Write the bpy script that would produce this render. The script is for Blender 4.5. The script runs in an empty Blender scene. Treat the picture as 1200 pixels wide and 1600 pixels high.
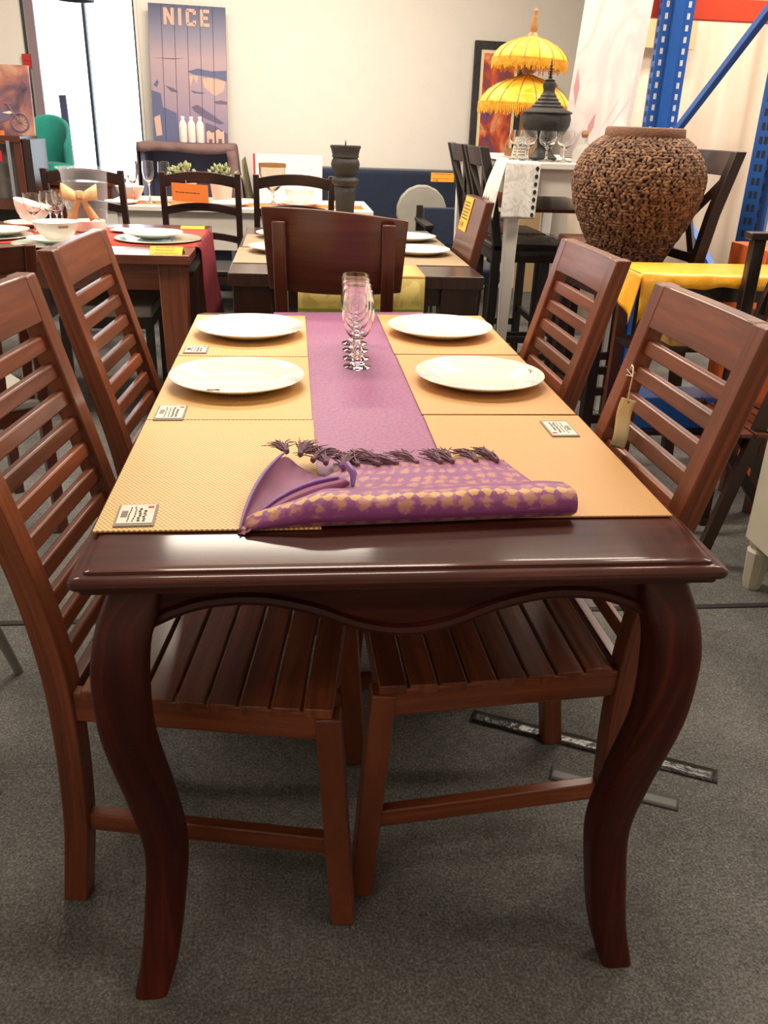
import bpy, bmesh, math, random
from mathutils import Vector, Matrix
random.seed(7)
R = math.radians
PI = math.pi
SC = bpy.context.scene
COL = SC.collection

# ------------------------------------------------------------------ camera
def make_camera():
    yaw, pitch, roll = 0.112495567, 0.425148771, -0.0353131279
    cy, sy, cp, sp = math.cos(yaw), math.sin(yaw), math.cos(pitch), math.sin(pitch)
    f = Vector((sy * cp, cy * cp, -sp)); r0 = Vector((cy, -sy, 0)); d0 = f.cross(r0)
    c, s = math.cos(roll), math.sin(roll)
    r = c * r0 + s * d0; d = -s * r0 + c * d0
    cam = bpy.data.cameras.new('camera'); o = bpy.data.objects.new('camera', cam); COL.objects.link(o)
    m = Matrix(((r.x, -d.x, -f.x, -0.14604436), (r.y, -d.y, -f.y, -0.952634742), (r.z, -d.z, -f.z, 1.27990965), (0, 0, 0, 1)))
    o.matrix_world = m
    cam.sensor_width = 36; cam.sensor_fit = 'AUTO'; cam.lens = 36 * 1337.64801 / 1600
    cam.clip_start = 0.02
    SC.camera = o
make_camera()

# ------------------------------------------------------------------ world, lights, exposure
SC.view_settings.view_transform = 'Standard'
SC.view_settings.look = 'None'
SC.view_settings.gamma = 1
SC.view_settings.use_curve_mapping = False
SC.view_settings.exposure = 0.0
W = bpy.data.worlds.new('daylight'); SC.world = W; W.use_nodes = True
bg = W.node_tree.nodes['Background']
bg.inputs[0].default_value = (0.80, 0.93, 1.0, 1); bg.inputs[1].default_value = 5.0

LAMPS = [  # x, y, z, size x, size y, watts
    (-0.35, 4.6, 3.14, 1.5, 0.4, 104),
    (2.0, 3.75, 3.14, 1.5, 0.4, 80),
    (-0.1, 2.0, 3.14, 1.5, 0.4, 76),
    (2.4, 2.6, 3.14, 1.5, 0.4, 58),
    (-2.2, 2.4, 3.14, 1.5, 0.4, 48),
    (1.4, -0.4, 3.14, 1.5, 0.4, 22),
    (-1.4, -1.6, 3.14, 1.5, 0.4, 17),
]
LAMP_COL = (1.0, 0.87, 0.71)

# ------------------------------------------------------------------ materials
def nt(name):
    m = bpy.data.materials.new(name); m.use_nodes = True
    t = m.node_tree; b = t.nodes['Principled BSDF']
    return m, t, b
def N(t, typ, **kw):
    n = t.nodes.new(typ)
    for k, v in kw.items():
        if k.startswith('i_'):
            key = k[2:]
            key = int(key) if key.isdigit() else key.replace('_', ' ')
            n.inputs[key].default_value = v
        else: setattr(n, k, v)
    return n
def L(t, a, ao, b, bi): t.links.new(a.outputs[ao], b.inputs[bi])
def ramp(t, stops, interp='LINEAR'):
    r = t.nodes.new('ShaderNodeValToRGB'); r.color_ramp.interpolation = interp
    e = r.color_ramp.elements
    while len(e) < len(stops): e.new(0.5)
    for x, (p, c) in zip(e, stops): x.position = p; x.color = (*c, 1)
    return r
def s2l(r, g, b):
    f = lambda v: (v / 255 / 12.92) if v / 255 <= 0.04045 else ((v / 255 + 0.055) / 1.055) ** 2.4
    return (f(r), f(g), f(b))
def plain(name, c, rough=0.5, metal=0, noise=0.0, bump=0.0, bscale=60, coat=0, spec=0.5, sheen=0):
    m, t, b = nt(name)
    b.inputs['Base Color'].default_value = (*c, 1); b.inputs['Roughness'].default_value = rough
    b.inputs['Metallic'].default_value = metal; b.inputs['Coat Weight'].default_value = coat
    b.inputs['Specular IOR Level'].default_value = spec; b.inputs['Sheen Weight'].default_value = sheen
    tc = N(t, 'ShaderNodeTexCoord')
    if noise:
        n = N(t, 'ShaderNodeTexNoise', i_Scale=9.0, i_Detail=5.0); L(t, tc, 'Object', n, 'Vector')
        r = ramp(t, [(0.3, tuple(max(0, x * (1 - noise)) for x in c)), (0.7, tuple(min(1, x * (1 + noise)) for x in c))])
        L(t, n, 'Fac', r, 'Fac'); L(t, r, 'Color', b, 'Base Color')
    if bump:
        n2 = N(t, 'ShaderNodeTexNoise', i_Scale=float(bscale), i_Detail=4.0); L(t, tc, 'Object', n2, 'Vector')
        bp = N(t, 'ShaderNodeBump', i_Strength=bump, i_Distance=0.01); L(t, n2, 'Fac', bp, 'Height'); L(t, bp, 'Normal', b, 'Normal')
    return m
def wood(name, dark, mid, light, rough=0.35, coat=0.3, su=1.6, sv=28.0, croughness=0.15, spec=0.4):
    m, t, b = nt(name)
    uv = N(t, 'ShaderNodeUVMap')
    mp = N(t, 'ShaderNodeMapping'); mp.inputs['Scale'].default_value = (su, sv, 1); L(t, uv, 'UV', mp, 'Vector')
    n = N(t, 'ShaderNodeTexNoise', i_Scale=1.6, i_Detail=6.0, i_Roughness=0.6, i_Distortion=0.6); L(t, mp, 'Vector', n, 'Vector')
    mp2 = N(t, 'ShaderNodeMapping'); mp2.inputs['Scale'].default_value = (1.2, 5, 1); L(t, uv, 'UV', mp2, 'Vector')
    n2 = N(t, 'ShaderNodeTexNoise', i_Scale=1.3, i_Detail=3.0); L(t, mp2, 'Vector', n2, 'Vector')
    a = N(t, 'ShaderNodeMath', operation='MULTIPLY_ADD', i_1=0.55, i_2=0.0); L(t, n, 'Fac', a, 0)
    a2 = N(t, 'ShaderNodeMath', operation='MULTIPLY_ADD', i_1=0.45); L(t, n2, 'Fac', a2, 0); L(t, a, 0, a2, 2)
    r = ramp(t, [(0.33, dark), (0.5, mid), (0.66, light)]); L(t, a2, 0, r, 'Fac'); L(t, r, 'Color', b, 'Base Color')
    b.inputs['Roughness'].default_value = rough; b.inputs['Coat Weight'].default_value = coat
    b.inputs['Coat Roughness'].default_value = croughness
    b.inputs['Specular IOR Level'].default_value = spec
    bp = N(t, 'ShaderNodeBump', i_Strength=0.06, i_Distance=0.002); L(t, n, 'Fac', bp, 'Height'); L(t, bp, 'Normal', b, 'Normal')
    return m
def glassmat(name, col=(1, 1, 1), rough=0.0, ior=1.45):
    m, t, b = nt(name)
    b.inputs['Base Color'].default_value = (*col, 1); b.inputs['Transmission Weight'].default_value = 1
    b.inputs['Roughness'].default_value = rough; b.inputs['IOR'].default_value = ior
    return m
M = {}
M['table'] = wood('mahogany stain', s2l(36, 10, 7), s2l(62, 20, 13), s2l(94, 36, 23), 0.45, 0.12, croughness=0.2, spec=0.2)
M['tabletop'] = wood('mahogany top', s2l(44, 16, 12), s2l(68, 28, 20), s2l(98, 48, 34), 0.5, 0.40, croughness=0.11, spec=0.12)
M['chair'] = wood('teak stain', s2l(78, 37, 18), s2l(112, 56, 30), s2l(146, 78, 45), 0.42, 0.2)
M['chair2'] = wood('brown stain', s2l(66, 30, 20), s2l(88, 42, 28), s2l(104, 52, 34), 0.35, 0.3)
M['table3'] = wood('chestnut stain', s2l(84, 44, 30), s2l(112, 62, 42), s2l(136, 80, 56), 0.28, 0.5)
M['table2'] = wood('dark walnut', s2l(40, 24, 19), s2l(58, 36, 28), s2l(74, 48, 38), 0.3, 0.4)
M['darkchair'] = wood('espresso stain', s2l(30, 18, 18), s2l(44, 28, 27), s2l(58, 38, 35), 0.4, 0.2)
M['black'] = plain('black paint', s2l(32, 27, 26), 0.45, noise=0.3)
M['iron'] = plain('black carved wood', s2l(44, 42, 42), 0.6, noise=0.35, bump=0.5, bscale=40)
M['white'] = plain('white paint', s2l(226, 222, 214), 0.5, noise=0.03)
M['porcelain'] = plain('porcelain', s2l(246, 242, 234), 0.12, coat=0.6)
M['cream'] = plain('cream paint', s2l(206, 199, 178), 0.5, noise=0.04)
M['greyplastic'] = plain('grey plastic', s2l(128, 128, 126), 0.5, noise=0.05)
M['greyfab'] = plain('grey fabric', s2l(150, 146, 138), 0.9, noise=0.08, bump=0.3, bscale=300)
M['navy'] = plain('navy velvet', s2l(16, 32, 58), 0.85, noise=0.15, sheen=0.3, bump=0.2, bscale=120)
M['teal'] = plain('teal velvet', s2l(22, 140, 128), 0.8, noise=0.1, sheen=0.3)
M['blue'] = plain('blue steel', s2l(34, 92, 176), 0.4, noise=0.06)
M['bluedark'] = plain('blue steel side', s2l(38, 74, 132), 0.4, noise=0.06)
M['hole'] = plain('dark slot', s2l(30, 36, 52), 0.7)
M['red'] = plain('orange red steel', s2l(214, 66, 34), 0.45, noise=0.05)
M['redcloth'] = plain('maroon cloth', s2l(120, 28, 40), 0.85, noise=0.2, bump=0.3, bscale=200)
M['redmat'] = plain('red cloth', s2l(200, 70, 52), 0.85, noise=0.15)
M['orange'] = plain('orange card', s2l(246, 132, 56), 0.7, noise=0.03)
M['yellowcard'] = plain('yellow card', s2l(250, 180, 62), 0.7, noise=0.03)
M['ink'] = plain('printed ink', s2l(70, 48, 30), 0.8)
M['paper'] = plain('paper', s2l(228, 222, 208), 0.8, noise=0.03)
M['tagpaper'] = plain('manila card', s2l(240, 226, 180), 0.8, noise=0.04)
M['string'] = plain('white string', s2l(226, 214, 190), 0.9)
M['pinkbox'] = plain('pale pink card', s2l(240, 222, 222), 0.6, noise=0.02)
M['gold'] = plain('gold ribbon', s2l(208, 190, 140), 0.4, metal=0.1, noise=0.12)
M['goldwood'] = plain('gilded wood', s2l(168, 124, 78), 0.5, noise=0.25)
M['amber'] = plain('amber rim', s2l(150, 108, 64), 0.3, noise=0.3)
M['glass'] = glassmat('clear glass')
M['plastic'] = glassmat('clear plastic', (0.95, 0.97, 1.0), 0.12, 1.2)
def thinclear(name, tint, keep, rough=0.1, mul=0.55):
    m, t, b = nt(name)
    b.inputs['Base Color'].default_value = (*tint, 1); b.inputs['Roughness'].default_value = rough
    lw = N(t, 'ShaderNodeLayerWeight', i_Blend=0.35)
    a = N(t, 'ShaderNodeMath', operation='MULTIPLY_ADD', i_1=mul, i_2=keep); L(t, lw, 'Facing', a, 0); L(t, a, 0, b, 'Alpha')
    return m
M['plastic'] = thinclear('clear plastic film', (0.80, 0.86, 0.95), 0.03, mul=0.18)
M['wrap'] = thinclear('clear wrapping film', (0.7, 0.7, 0.68), 0.04, 0.12, mul=0.22)
M['smoke'] = glassmat('smoky glass', (0.85, 0.80, 0.72), 0.05)
M['frost'] = glassmat('frosted glass', (0.9, 0.9, 0.86), 0.45)
M['chargers'] = plain('pale green glass', s2l(178, 196, 180), 0.2, coat=0.5, noise=0.04)
M['steel'] = plain('brushed steel', s2l(170, 178, 190), 0.3, metal=0.9)
M['leaf'] = plain('pale green leaf', s2l(150, 160, 116), 0.6, noise=0.3)
M['seatdark'] = plain('dark vinyl', s2l(26, 26, 30), 0.35, noise=0.1)
M['brownseat'] = plain('brown leather', s2l(96, 62, 46), 0.4, noise=0.1)
M['drape'] = plain('mauve brown cloth', s2l(122, 96, 96), 0.9, noise=0.15, bump=0.2, bscale=90)
M['floralcloth'] = plain('olive floral cloth', s2l(120, 112, 84), 0.9, noise=0.5)
M['cabin'] = plain('dark recess', s2l(118, 120, 146), 0.8, noise=0.1)
M['orangebox'] = plain('orange carton', s2l(232, 108, 44), 0.7, noise=0.05)
M['kraft'] = plain('kraft card', s2l(190, 160, 122), 0.8, noise=0.05)
M['kraft2'] = plain('tan card', s2l(208, 160, 96), 0.8, noise=0.05)
M['tape'] = plain('black tape', s2l(36, 34, 33), 0.28, noise=0.2, bump=0.5, bscale=30)
M['greytape'] = plain('worn grey tape', s2l(66, 64, 62), 0.5, noise=0.2)
M['strip'] = plain('black carpet seam tape', s2l(34, 32, 31), 0.8, noise=0.2)
M['darkblue'] = plain('dark blue board', s2l(58, 60, 96), 0.6, noise=0.1)
M['lamp'] = plain('dark lamp metal', s2l(50, 62, 100), 0.4)
M['skirt'] = plain('quilted grey panel', s2l(112, 106, 104), 0.8, noise=0.25)

def cloth_emboss(name, base, alt, scale=22.0, thr=(0.47, 0.53), metal=0.0, rough=0.6):
    m, t, b = nt(name)
    tc = N(t, 'ShaderNodeTexCoord')
    n = N(t, 'ShaderNodeTexNoise', i_Scale=scale, i_Detail=3.0, i_Distortion=1.2); L(t, tc, 'Object', n, 'Vector')
    r = ramp(t, [(thr[0], base), (thr[1], alt)]); L(t, n, 'Fac', r, 'Fac'); L(t, r, 'Color', b, 'Base Color')
    b.inputs['Roughness'].default_value = rough; b.inputs['Metallic'].default_value = metal
    bp = N(t, 'ShaderNodeBump', i_Strength=0.3, i_Distance=0.004); L(t, n, 'Fac', bp, 'Height'); L(t, bp, 'Normal', b, 'Normal')
    return m
M['yellowcloth'] = cloth_emboss('yellow satin', s2l(246, 172, 30), s2l(250, 182, 44), 18, rough=0.36)
M['umbrella'] = cloth_emboss('yellow umbrella cloth', s2l(244, 186, 36), s2l(250, 210, 70), 20, rough=0.6)
M['umbfringe'] = cloth_emboss('golden fringe', s2l(222, 150, 26), s2l(240, 180, 50), 60, rough=0.6)
M['redhub'] = plain('red hub', s2l(190, 40, 44), 0.6)
M['olivecloth'] = cloth_emboss('olive runner cloth', s2l(176, 158, 84), s2l(196, 176, 100), 14, rough=0.7)
M['greenstripe'] = plain('green stripe', s2l(128, 142, 48), 0.7)

def placemat(name, a, bcol, fx=900.0, fy=630.0):
    m, t, b = nt(name)
    tc = N(t, 'ShaderNodeTexCoord'); sp = N(t, 'ShaderNodeSeparateXYZ'); L(t, tc, 'Object', sp, 'Vector')
    outs = []
    for w, f in (('X', fx), ('Y', fy)):
        k = N(t, 'ShaderNodeMath', operation='MULTIPLY', i_1=f); L(t, sp, w, k, 0)
        s = N(t, 'ShaderNodeMath', operation='SINE'); L(t, k, 0, s, 0); outs.append(s)
    p = N(t, 'ShaderNodeMath', operation='MULTIPLY'); L(t, outs[0], 0, p, 0); L(t, outs[1], 0, p, 1)
    q = N(t, 'ShaderNodeMath', operation='MULTIPLY_ADD', i_1=0.5, i_2=0.5); L(t, p, 0, q, 0)
    r = ramp(t, [(0.3, a), (0.75, bcol)]); L(t, q, 0, r, 'Fac'); L(t, r, 'Color', b, 'Base Color')
    b.inputs['Roughness'].default_value = 0.5
    bp = N(t, 'ShaderNodeBump', i_Strength=0.3, i_Distance=0.001); L(t, q, 0, bp, 'Height'); L(t, bp, 'Normal', b, 'Normal')
    return m
M['matL'] = placemat('woven straw mat', s2l(186, 132, 66), s2l(246, 208, 138), 900.0, 630.0)
M['matR'] = placemat('light-softened straw mat', s2l(202, 148, 90), s2l(224, 174, 114), 1500.0, 1250.0)  # same straw as matL; weave softened in colour to imitate the light's angle
M['matgrey'] = placemat('taupe woven mat', s2l(150, 128, 100), s2l(172, 150, 118), 900.0, 800.0)

def runner_mat():
    m, t, b = nt('purple brocade')
    uv = N(t, 'ShaderNodeUVMap'); sp = N(t, 'ShaderNodeSeparateXYZ'); L(t, uv, 'UV', sp, 'Vector')
    pur = s2l(134, 54, 120); pur2 = s2l(150, 72, 130); gold = s2l(186, 122, 104); gold2 = s2l(214, 162, 96)
    # motif field: rows of blurred flowers
    vo = N(t, 'ShaderNodeTexVoronoi', i_Scale=34.0, i_Randomness=0.3); L(t, uv, 'UV', vo, 'Vector')
    no = N(t, 'ShaderNodeTexNoise', i_Scale=130.0, i_Detail=4.0); L(t, uv, 'UV', no, 'Vector')
    a = N(t, 'ShaderNodeMath', operation='MULTIPLY_ADD', i_1=0.8); L(t, no, 'Fac', a, 0); L(t, vo, 'Distance', a, 2)
    r = ramp(t, [(0.66, gold), (0.80, pur2), (0.92, pur)]); L(t, a, 0, r, 'Fac')
    # plain ground in the far reach, the brocade pallu near the folded end (v grows towards the fringe)
    far = ramp(t, [(0.36, s2l(160, 88, 118)), (0.50, pur2), (0.66, pur)]); L(t, no, 'Fac', far, 'Fac')
    zone = N(t, 'ShaderNodeMath', operation='GREATER_THAN', i_1=1.30); L(t, sp, 'Y', zone, 0)
    mx = N(t, 'ShaderNodeMix', data_type='RGBA'); L(t, zone, 0, mx, 'Factor'); L(t, far, 'Color', mx, 6); L(t, r, 'Color', mx, 7)
    # golden border band along the roll
    bn = N(t, 'ShaderNodeMath', operation='SUBTRACT', i_1=1.548); L(t, sp, 'Y', bn, 0)
    ba = N(t, 'ShaderNodeMath', operation='ABSOLUTE'); L(t, bn, 0, ba, 0)
    wv = N(t, 'ShaderNodeTexNoise', i_Scale=150.0, i_Detail=2.0); L(t, uv, 'UV', wv, 'Vector')
    ux = N(t, 'ShaderNodeMath', operation='MULTIPLY', i_1=170.0); L(t, sp, 'X', ux, 0)
    us = N(t, 'ShaderNodeMath', operation='SINE'); L(t, ux, 0, us, 0)
    ua = N(t, 'ShaderNodeMath', operation='ABSOLUTE'); L(t, us, 0, ua, 0)
    wn = N(t, 'ShaderNodeMath', operation='MULTIPLY'); L(t, wv, 'Fac', wn, 0); L(t, ua, 0, wn, 1)
    bl = N(t, 'ShaderNodeMath', operation='MULTIPLY_ADD', i_1=0.014, i_2=0.0005); L(t, wn, 0, bl, 0)
    lt = N(t, 'ShaderNodeMath', operation='LESS_THAN'); L(t, ba, 0, lt, 0); L(t, bl, 0, lt, 1)
    mx2 = N(t, 'ShaderNodeMix', data_type='RGBA'); L(t, lt, 0, mx2, 'Factor'); L(t, mx, 2, mx2, 6); mx2.inputs[7].default_value = (*gold2, 1)
    # thin plain purple stripes between bands
    prev = mx2
    for c0, w in ((1.575, 0.006), (1.512, 0.004), (1.70, 0.0025)):
        d = N(t, 'ShaderNodeMath', operation='SUBTRACT', i_1=c0); L(t, sp, 'Y', d, 0)
        e = N(t, 'ShaderNodeMath', operation='ABSOLUTE'); L(t, d, 0, e, 0)
        g = N(t, 'ShaderNodeMath', operation='LESS_THAN', i_1=w); L(t, e, 0, g, 0)
        x = N(t, 'ShaderNodeMix', data_type='RGBA'); L(t, g, 0, x, 'Factor'); L(t, prev, 2, x, 6); x.inputs[7].default_value = (*pur, 1)
        prev = x
    L(t, prev, 2, b, 'Base Color')
    b.inputs['Roughness'].default_value = 0.5; b.inputs['Sheen Weight'].default_value = 0.25
    bp = N(t, 'ShaderNodeBump', i_Strength=0.2, i_Distance=0.002); L(t, no, 'Fac', bp, 'Height'); L(t, bp, 'Normal', b, 'Normal')
    return m
M['runner'] = runner_mat()
M['purple'] = plain('purple silk', s2l(116, 50, 140), 0.45, noise=0.15, sheen=0.3)
M['tassel'] = plain('dull purple thread', s2l(126, 92, 106), 0.8, noise=0.3)
M['underside'] = plain('brocade underside', s2l(138, 70, 110), 0.6, noise=0.25)

def carpet():
    m, t, b = nt('grey carpet')
    tc = N(t, 'ShaderNodeTexCoord')
    n = N(t, 'ShaderNodeTexNoise', i_Scale=190.0, i_Detail=5.0, i_Roughness=0.75); L(t, tc, 'Object', n, 'Vector')
    n2 = N(t, 'ShaderNodeTexNoise', i_Scale=2.5, i_Detail=6.0); L(t, tc, 'Object', n2, 'Vector')
    n3 = N(t, 'ShaderNodeTexNoise', i_Scale=45.0, i_Detail=4.0, i_Roughness=0.7); L(t, tc, 'Object', n3, 'Vector')
    a = N(t, 'ShaderNodeMath', operation='MULTIPLY_ADD', i_1=0.25); L(t, n2, 'Fac', a, 0)
    c = N(t, 'ShaderNodeMath', operation='MULTIPLY_ADD', i_1=0.15); L(t, n3, 'Fac', c, 0)
    h = N(t, 'ShaderNodeMath', operation='MULTIPLY', i_1=0.60); L(t, n, 'Fac', h, 0)
    L(t, h, 0, c, 2); L(t, c, 0, a, 2)
    r = ramp(t, [(0.37, s2l(58, 58, 58)), (0.5, s2l(106, 105, 103)), (0.63, s2l(158, 156, 152))]); L(t, a, 0, r, 'Fac'); L(t, r, 'Color', b, 'Base Color')
    b.inputs['Roughness'].default_value = 0.95; b.inputs['Specular IOR Level'].default_value = 0.1
    bp = N(t, 'ShaderNodeBump', i_Strength=0.7, i_Distance=0.006); L(t, n, 'Fac', bp, 'Height'); L(t, bp, 'Normal', b, 'Normal')
    return m
M['carpet'] = carpet()
M['wall'] = plain('cream wall paint', s2l(238, 233, 225), 0.7, noise=0.015)
M['ceil'] = plain('grey ceiling', s2l(118, 116, 112), 0.8)
M['frame'] = plain('brown window frame', s2l(140, 122, 130), 0.5)
M['mullion'] = plain('dark mullion', s2l(44, 52, 66), 0.5)
def wicker():
    m, t, b = nt('water hyacinth weave')
    oi = N(t, 'ShaderNodeTexCoord')
    n = N(t, 'ShaderNodeTexNoise', i_Scale=45.0, i_Detail=2.0); L(t, oi, 'Object', n, 'Vector')
    r = ramp(t, [(0.34, s2l(78, 52, 38)), (0.5, s2l(116, 82, 60)), (0.68, s2l(160, 120, 90))]); L(t, n, 'Fac', r, 'Fac'); L(t, r, 'Color', b, 'Base Color')
    b.inputs['Roughness'].default_value = 0.7
    return m
M['wicker'] = wicker()
M['wickerdark'] = plain('dark wicker core', s2l(66, 45, 34), 0.9)
M['wickerrim'] = plain('woven rim', s2l(118, 78, 56), 0.7, noise=0.2, bump=0.4, bscale=120)
def abstract(name, cols, sc):
    m, t, b = nt(name)
    tc = N(t, 'ShaderNodeTexCoord'); mp = N(t, 'ShaderNodeMapping'); mp.inputs['Scale'].default_value = sc; L(t, tc, 'Object', mp, 'Vector')
    n = N(t, 'ShaderNodeTexNoise', i_Scale=1.0, i_Detail=4.0, i_Distortion=0.6); L(t, mp, 'Vector', n, 'Vector')
    k = len(cols)
    r = ramp(t, [(0.3 + 0.4 * i / (k - 1), c) for i, c in enumerate(cols)]); L(t, n, 'Fac', r, 'Fac'); L(t, r, 'Color', b, 'Base Color')
    b.inputs['Roughness'].default_value = 0.5
    return m
M['abstract'] = abstract('abstract painting', [s2l(60, 56, 92), s2l(112, 74, 110), s2l(150, 62, 60), s2l(214, 92, 50), s2l(238, 160, 110), s2l(96, 90, 120)], (9, 9, 5))
M['motopaint'] = abstract('rust painting', [s2l(64, 54, 74), s2l(120, 84, 96), s2l(168, 110, 98), s2l(196, 150, 128)], (7, 7, 7))
M['flower'] = abstract('pale flower painting', [s2l(240, 240, 240), s2l(246, 244, 242), s2l(238, 222, 224), s2l(246, 244, 242), s2l(248, 248, 248)], (5, 5, 2.5))
M['canvasside'] = plain('canvas edge', s2l(214, 210, 208), 0.7)
M['petal'] = plain('pink paint', s2l(216, 160, 168), 0.7)
M['palepetal'] = plain('pale pink paint', s2l(232, 212, 216), 0.7)
M['curtain'] = abstract('cream curtain', [s2l(204, 186, 168), s2l(214, 197, 180), s2l(224, 210, 196)], (6, 6, 0.4))
def postersky():
    m, t, b = nt('poster print')
    uv = N(t, 'ShaderNodeUVMap'); sp = N(t, 'ShaderNodeSeparateXYZ'); L(t, uv, 'UV', sp, 'Vector')
    r = ramp(t, [(0.0, s2l(132, 122, 162)), (0.3, s2l(166, 146, 164)), (0.62, s2l(182, 158, 168)), (0.78, s2l(142, 138, 160)), (1.0, s2l(84, 90, 124))]); L(t, sp, 'Y', r, 'Fac'); L(t, r, 'Color', b, 'Base Color')
    b.inputs['Roughness'].default_value = 0.6
    return m
M['poster'] = postersky()
M['p_navy'] = plain('print navy', s2l(98, 104, 142), 0.6)
M['p_plum'] = plain('print plum', s2l(110, 98, 126), 0.6)
M['p_tan'] = plain('print tan', s2l(214, 176, 160), 0.6)
M['p_grey'] = plain('print grey', s2l(110, 112, 138), 0.6)
M['p_groove'] = plain('plank groove', s2l(72, 68, 96), 0.8)

def lacemat():
    m, t, b = nt('white lace')
    tc = N(t, 'ShaderNodeTexCoord')
    n = N(t, 'ShaderNodeTexNoise', i_Scale=38.0, i_Detail=3.0, i_Distortion=1.0); L(t, tc, 'Object', n, 'Vector')
    r = ramp(t, [(0.42, s2l(222, 219, 214)), (0.55, s2l(238, 236, 232))]); L(t, n, 'Fac', r, 'Fac'); L(t, r, 'Color', b, 'Base Color')
    ra = ramp(t, [(0.30, (0.86,) * 3), (0.5, (1, 1, 1))]); L(t, n, 'Fac', ra, 'Fac'); L(t, ra, 'Color', b, 'Alpha')
    b.inputs['Roughness'].default_value = 0.9
    return m
M['lace'] = lacemat()

# ------------------------------------------------------------------ mesh helpers
class MB:
    def __init__(s):
        s.bm = bmesh.new(); s.uv = s.bm.loops.layers.uv.new('UVMap'); s.mats = []; s.cur = 0
    def mat(s, m):
        if m not in s.mats: s.mats.append(m)
        s.cur = s.mats.index(m); return s
    def _fin(s, faces, Lx, A, B, uvf=None):
        ou, ov = random.random() * 9, random.random() * 9
        for f in faces:
            f.material_index = s.cur
            for lp in f.loops:
                c = lp.vert.co
                lp[s.uv].uv = uvf(lp.vert) if uvf else (c.dot(Lx) + ou, c.dot(A) + 0.73 * c.dot(B) + ov)
    def poly(s, pts, uvs=None):
        vs = [s.bm.verts.new(p) for p in pts]; f = s.bm.faces.new(vs); f.material_index = s.cur
        for i, lp in enumerate(f.loops): lp[s.uv].uv = uvs[i] if uvs else (lp.vert.co.x, lp.vert.co.z + lp.vert.co.y)
        return s
    def hexa(s, P, axis):   # 8 points: bottom ring 0-3, top ring 4-7
        v = [s.bm.verts.new(p) for p in P]
        fs = [s.bm.faces.new([v[i] for i in q]) for q in ((3, 2, 1, 0), (4, 5, 6, 7), (0, 1, 5, 4), (1, 2, 6, 5), (2, 3, 7, 6), (3, 0, 4, 7))]
        Lx = axis.normalized(); A = Lx.orthogonal().normalized(); s._fin(fs, Lx, A, Lx.cross(A)); return s
    def box(s, c, d, rz=0, axis=None):
        x, y, z = d[0] / 2, d[1] / 2, d[2] / 2; m = Matrix.Rotation(rz, 3, 'Z'); c = Vector(c)
        P = [c + m @ Vector(p) for p in ((-x, -y, -z), (x, -y, -z), (x, y, -z), (-x, y, -z), (-x, -y, z), (x, -y, z), (x, y, z), (-x, y, z))]
        if axis is None: axis = 'xyz'[max(range(3), key=lambda i: d[i])]
        return s.hexa(P, m @ Vector({'x': (1, 0, 0), 'y': (0, 1, 0), 'z': (0, 0, 1)}[axis]))
    def span(s, a, b, **k):
        return s.box([(a[i] + b[i]) / 2 for i in range(3)], [abs(b[i] - a[i]) for i in range(3)], **k)
    def beam(s, p0, p1, w, h, side=(0, 1, 0), w1=None, h1=None):
        p0, p1 = Vector(p0), Vector(p1); Lx = (p1 - p0).normalized(); B = Vector(side); B = (B - Lx * B.dot(Lx)).normalized(); C = Lx.cross(B)
        w1 = w if w1 is None else w1; h1 = h if h1 is None else h1
        r = lambda p, ww, hh: [p + B * ww / 2 * a + C * hh / 2 * b for a, b in ((-1, -1), (1, -1), (1, 1), (-1, 1))]
        return s.hexa(r(p0, w, h) + r(p1, w1, h1), Lx)
    def loft(s, rings, caps=True, closed=True, uvf=None, loop=False):
        vr = [[s.bm.verts.new(p) for p in r] for r in rings]; fs = []; n = len(rings[0])
        ku = {}
        acc = 0
        for i, r in enumerate(vr):
            if i: acc += (sum((v.co for v in r), Vector()) / n - sum((v.co for v in vr[i - 1]), Vector()) / n).length
            wv = 0
            for j, v in enumerate(r):
                if j: wv += (v.co - r[j - 1].co).length
                ku[v] = (acc, wv)
        m = len(vr) if loop else len(vr) - 1
        for i in range(m):
            a, b = vr[i], vr[(i + 1) % len(vr)]
            for j in range(n if closed else n - 1):
                k = (j + 1) % n
                try: fs.append(s.bm.faces.new((a[j], a[k], b[k], b[j])))
                except ValueError: pass
        if caps and closed and not loop:
            for r in (vr[0][::-1], vr[-1]):
                try: fs.append(s.bm.faces.new(r))
                except ValueError: pass
        o1, o2 = random.random() * 9, random.random() * 9
        s._fin(fs, None, None, None, uvf or (lambda v: (ku[v][0] + o1, ku[v][1] + o2))); return s
    def tube(s, pts, r, n=8, caps=True, loop=False):
        pts = [Vector(p) for p in pts]; rings = []; prev = None; K = len(pts)
        for i, p in enumerate(pts):
            a = pts[(i - 1) % K] if (loop or i > 0) else pts[i]; b = pts[(i + 1) % K] if (loop or i < K - 1) else pts[i]
            t = (b - a)
            t = t.normalized() if t.length > 1e-9 else Vector((0, 0, 1))
            u = t.orthogonal().normalized() if prev is None else (prev - t * prev.dot(t)).normalized()
            prev = u; w = t.cross(u); rr = r[i] if isinstance(r, (list, tuple)) else r
            rings.append([p + (u * math.cos(2 * PI * k / n) + w * math.sin(2 * PI * k / n)) * rr for k in range(n)])
        return s.loft(rings, caps=caps, loop=loop)
    def lathe(s, prof, c=(0, 0, 0), n=32, sx=1, sy=1, closed=False):
        c = Vector(c)
        rings = [[c + Vector((max(r, 1e-4) * sx * math.cos(2 * PI * k / n), max(r, 1e-4) * sy * math.sin(2 * PI * k / n), z)) for k in range(n)] for r, z in prof]
        return s.loft(rings, caps=not closed, loop=closed)
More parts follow.
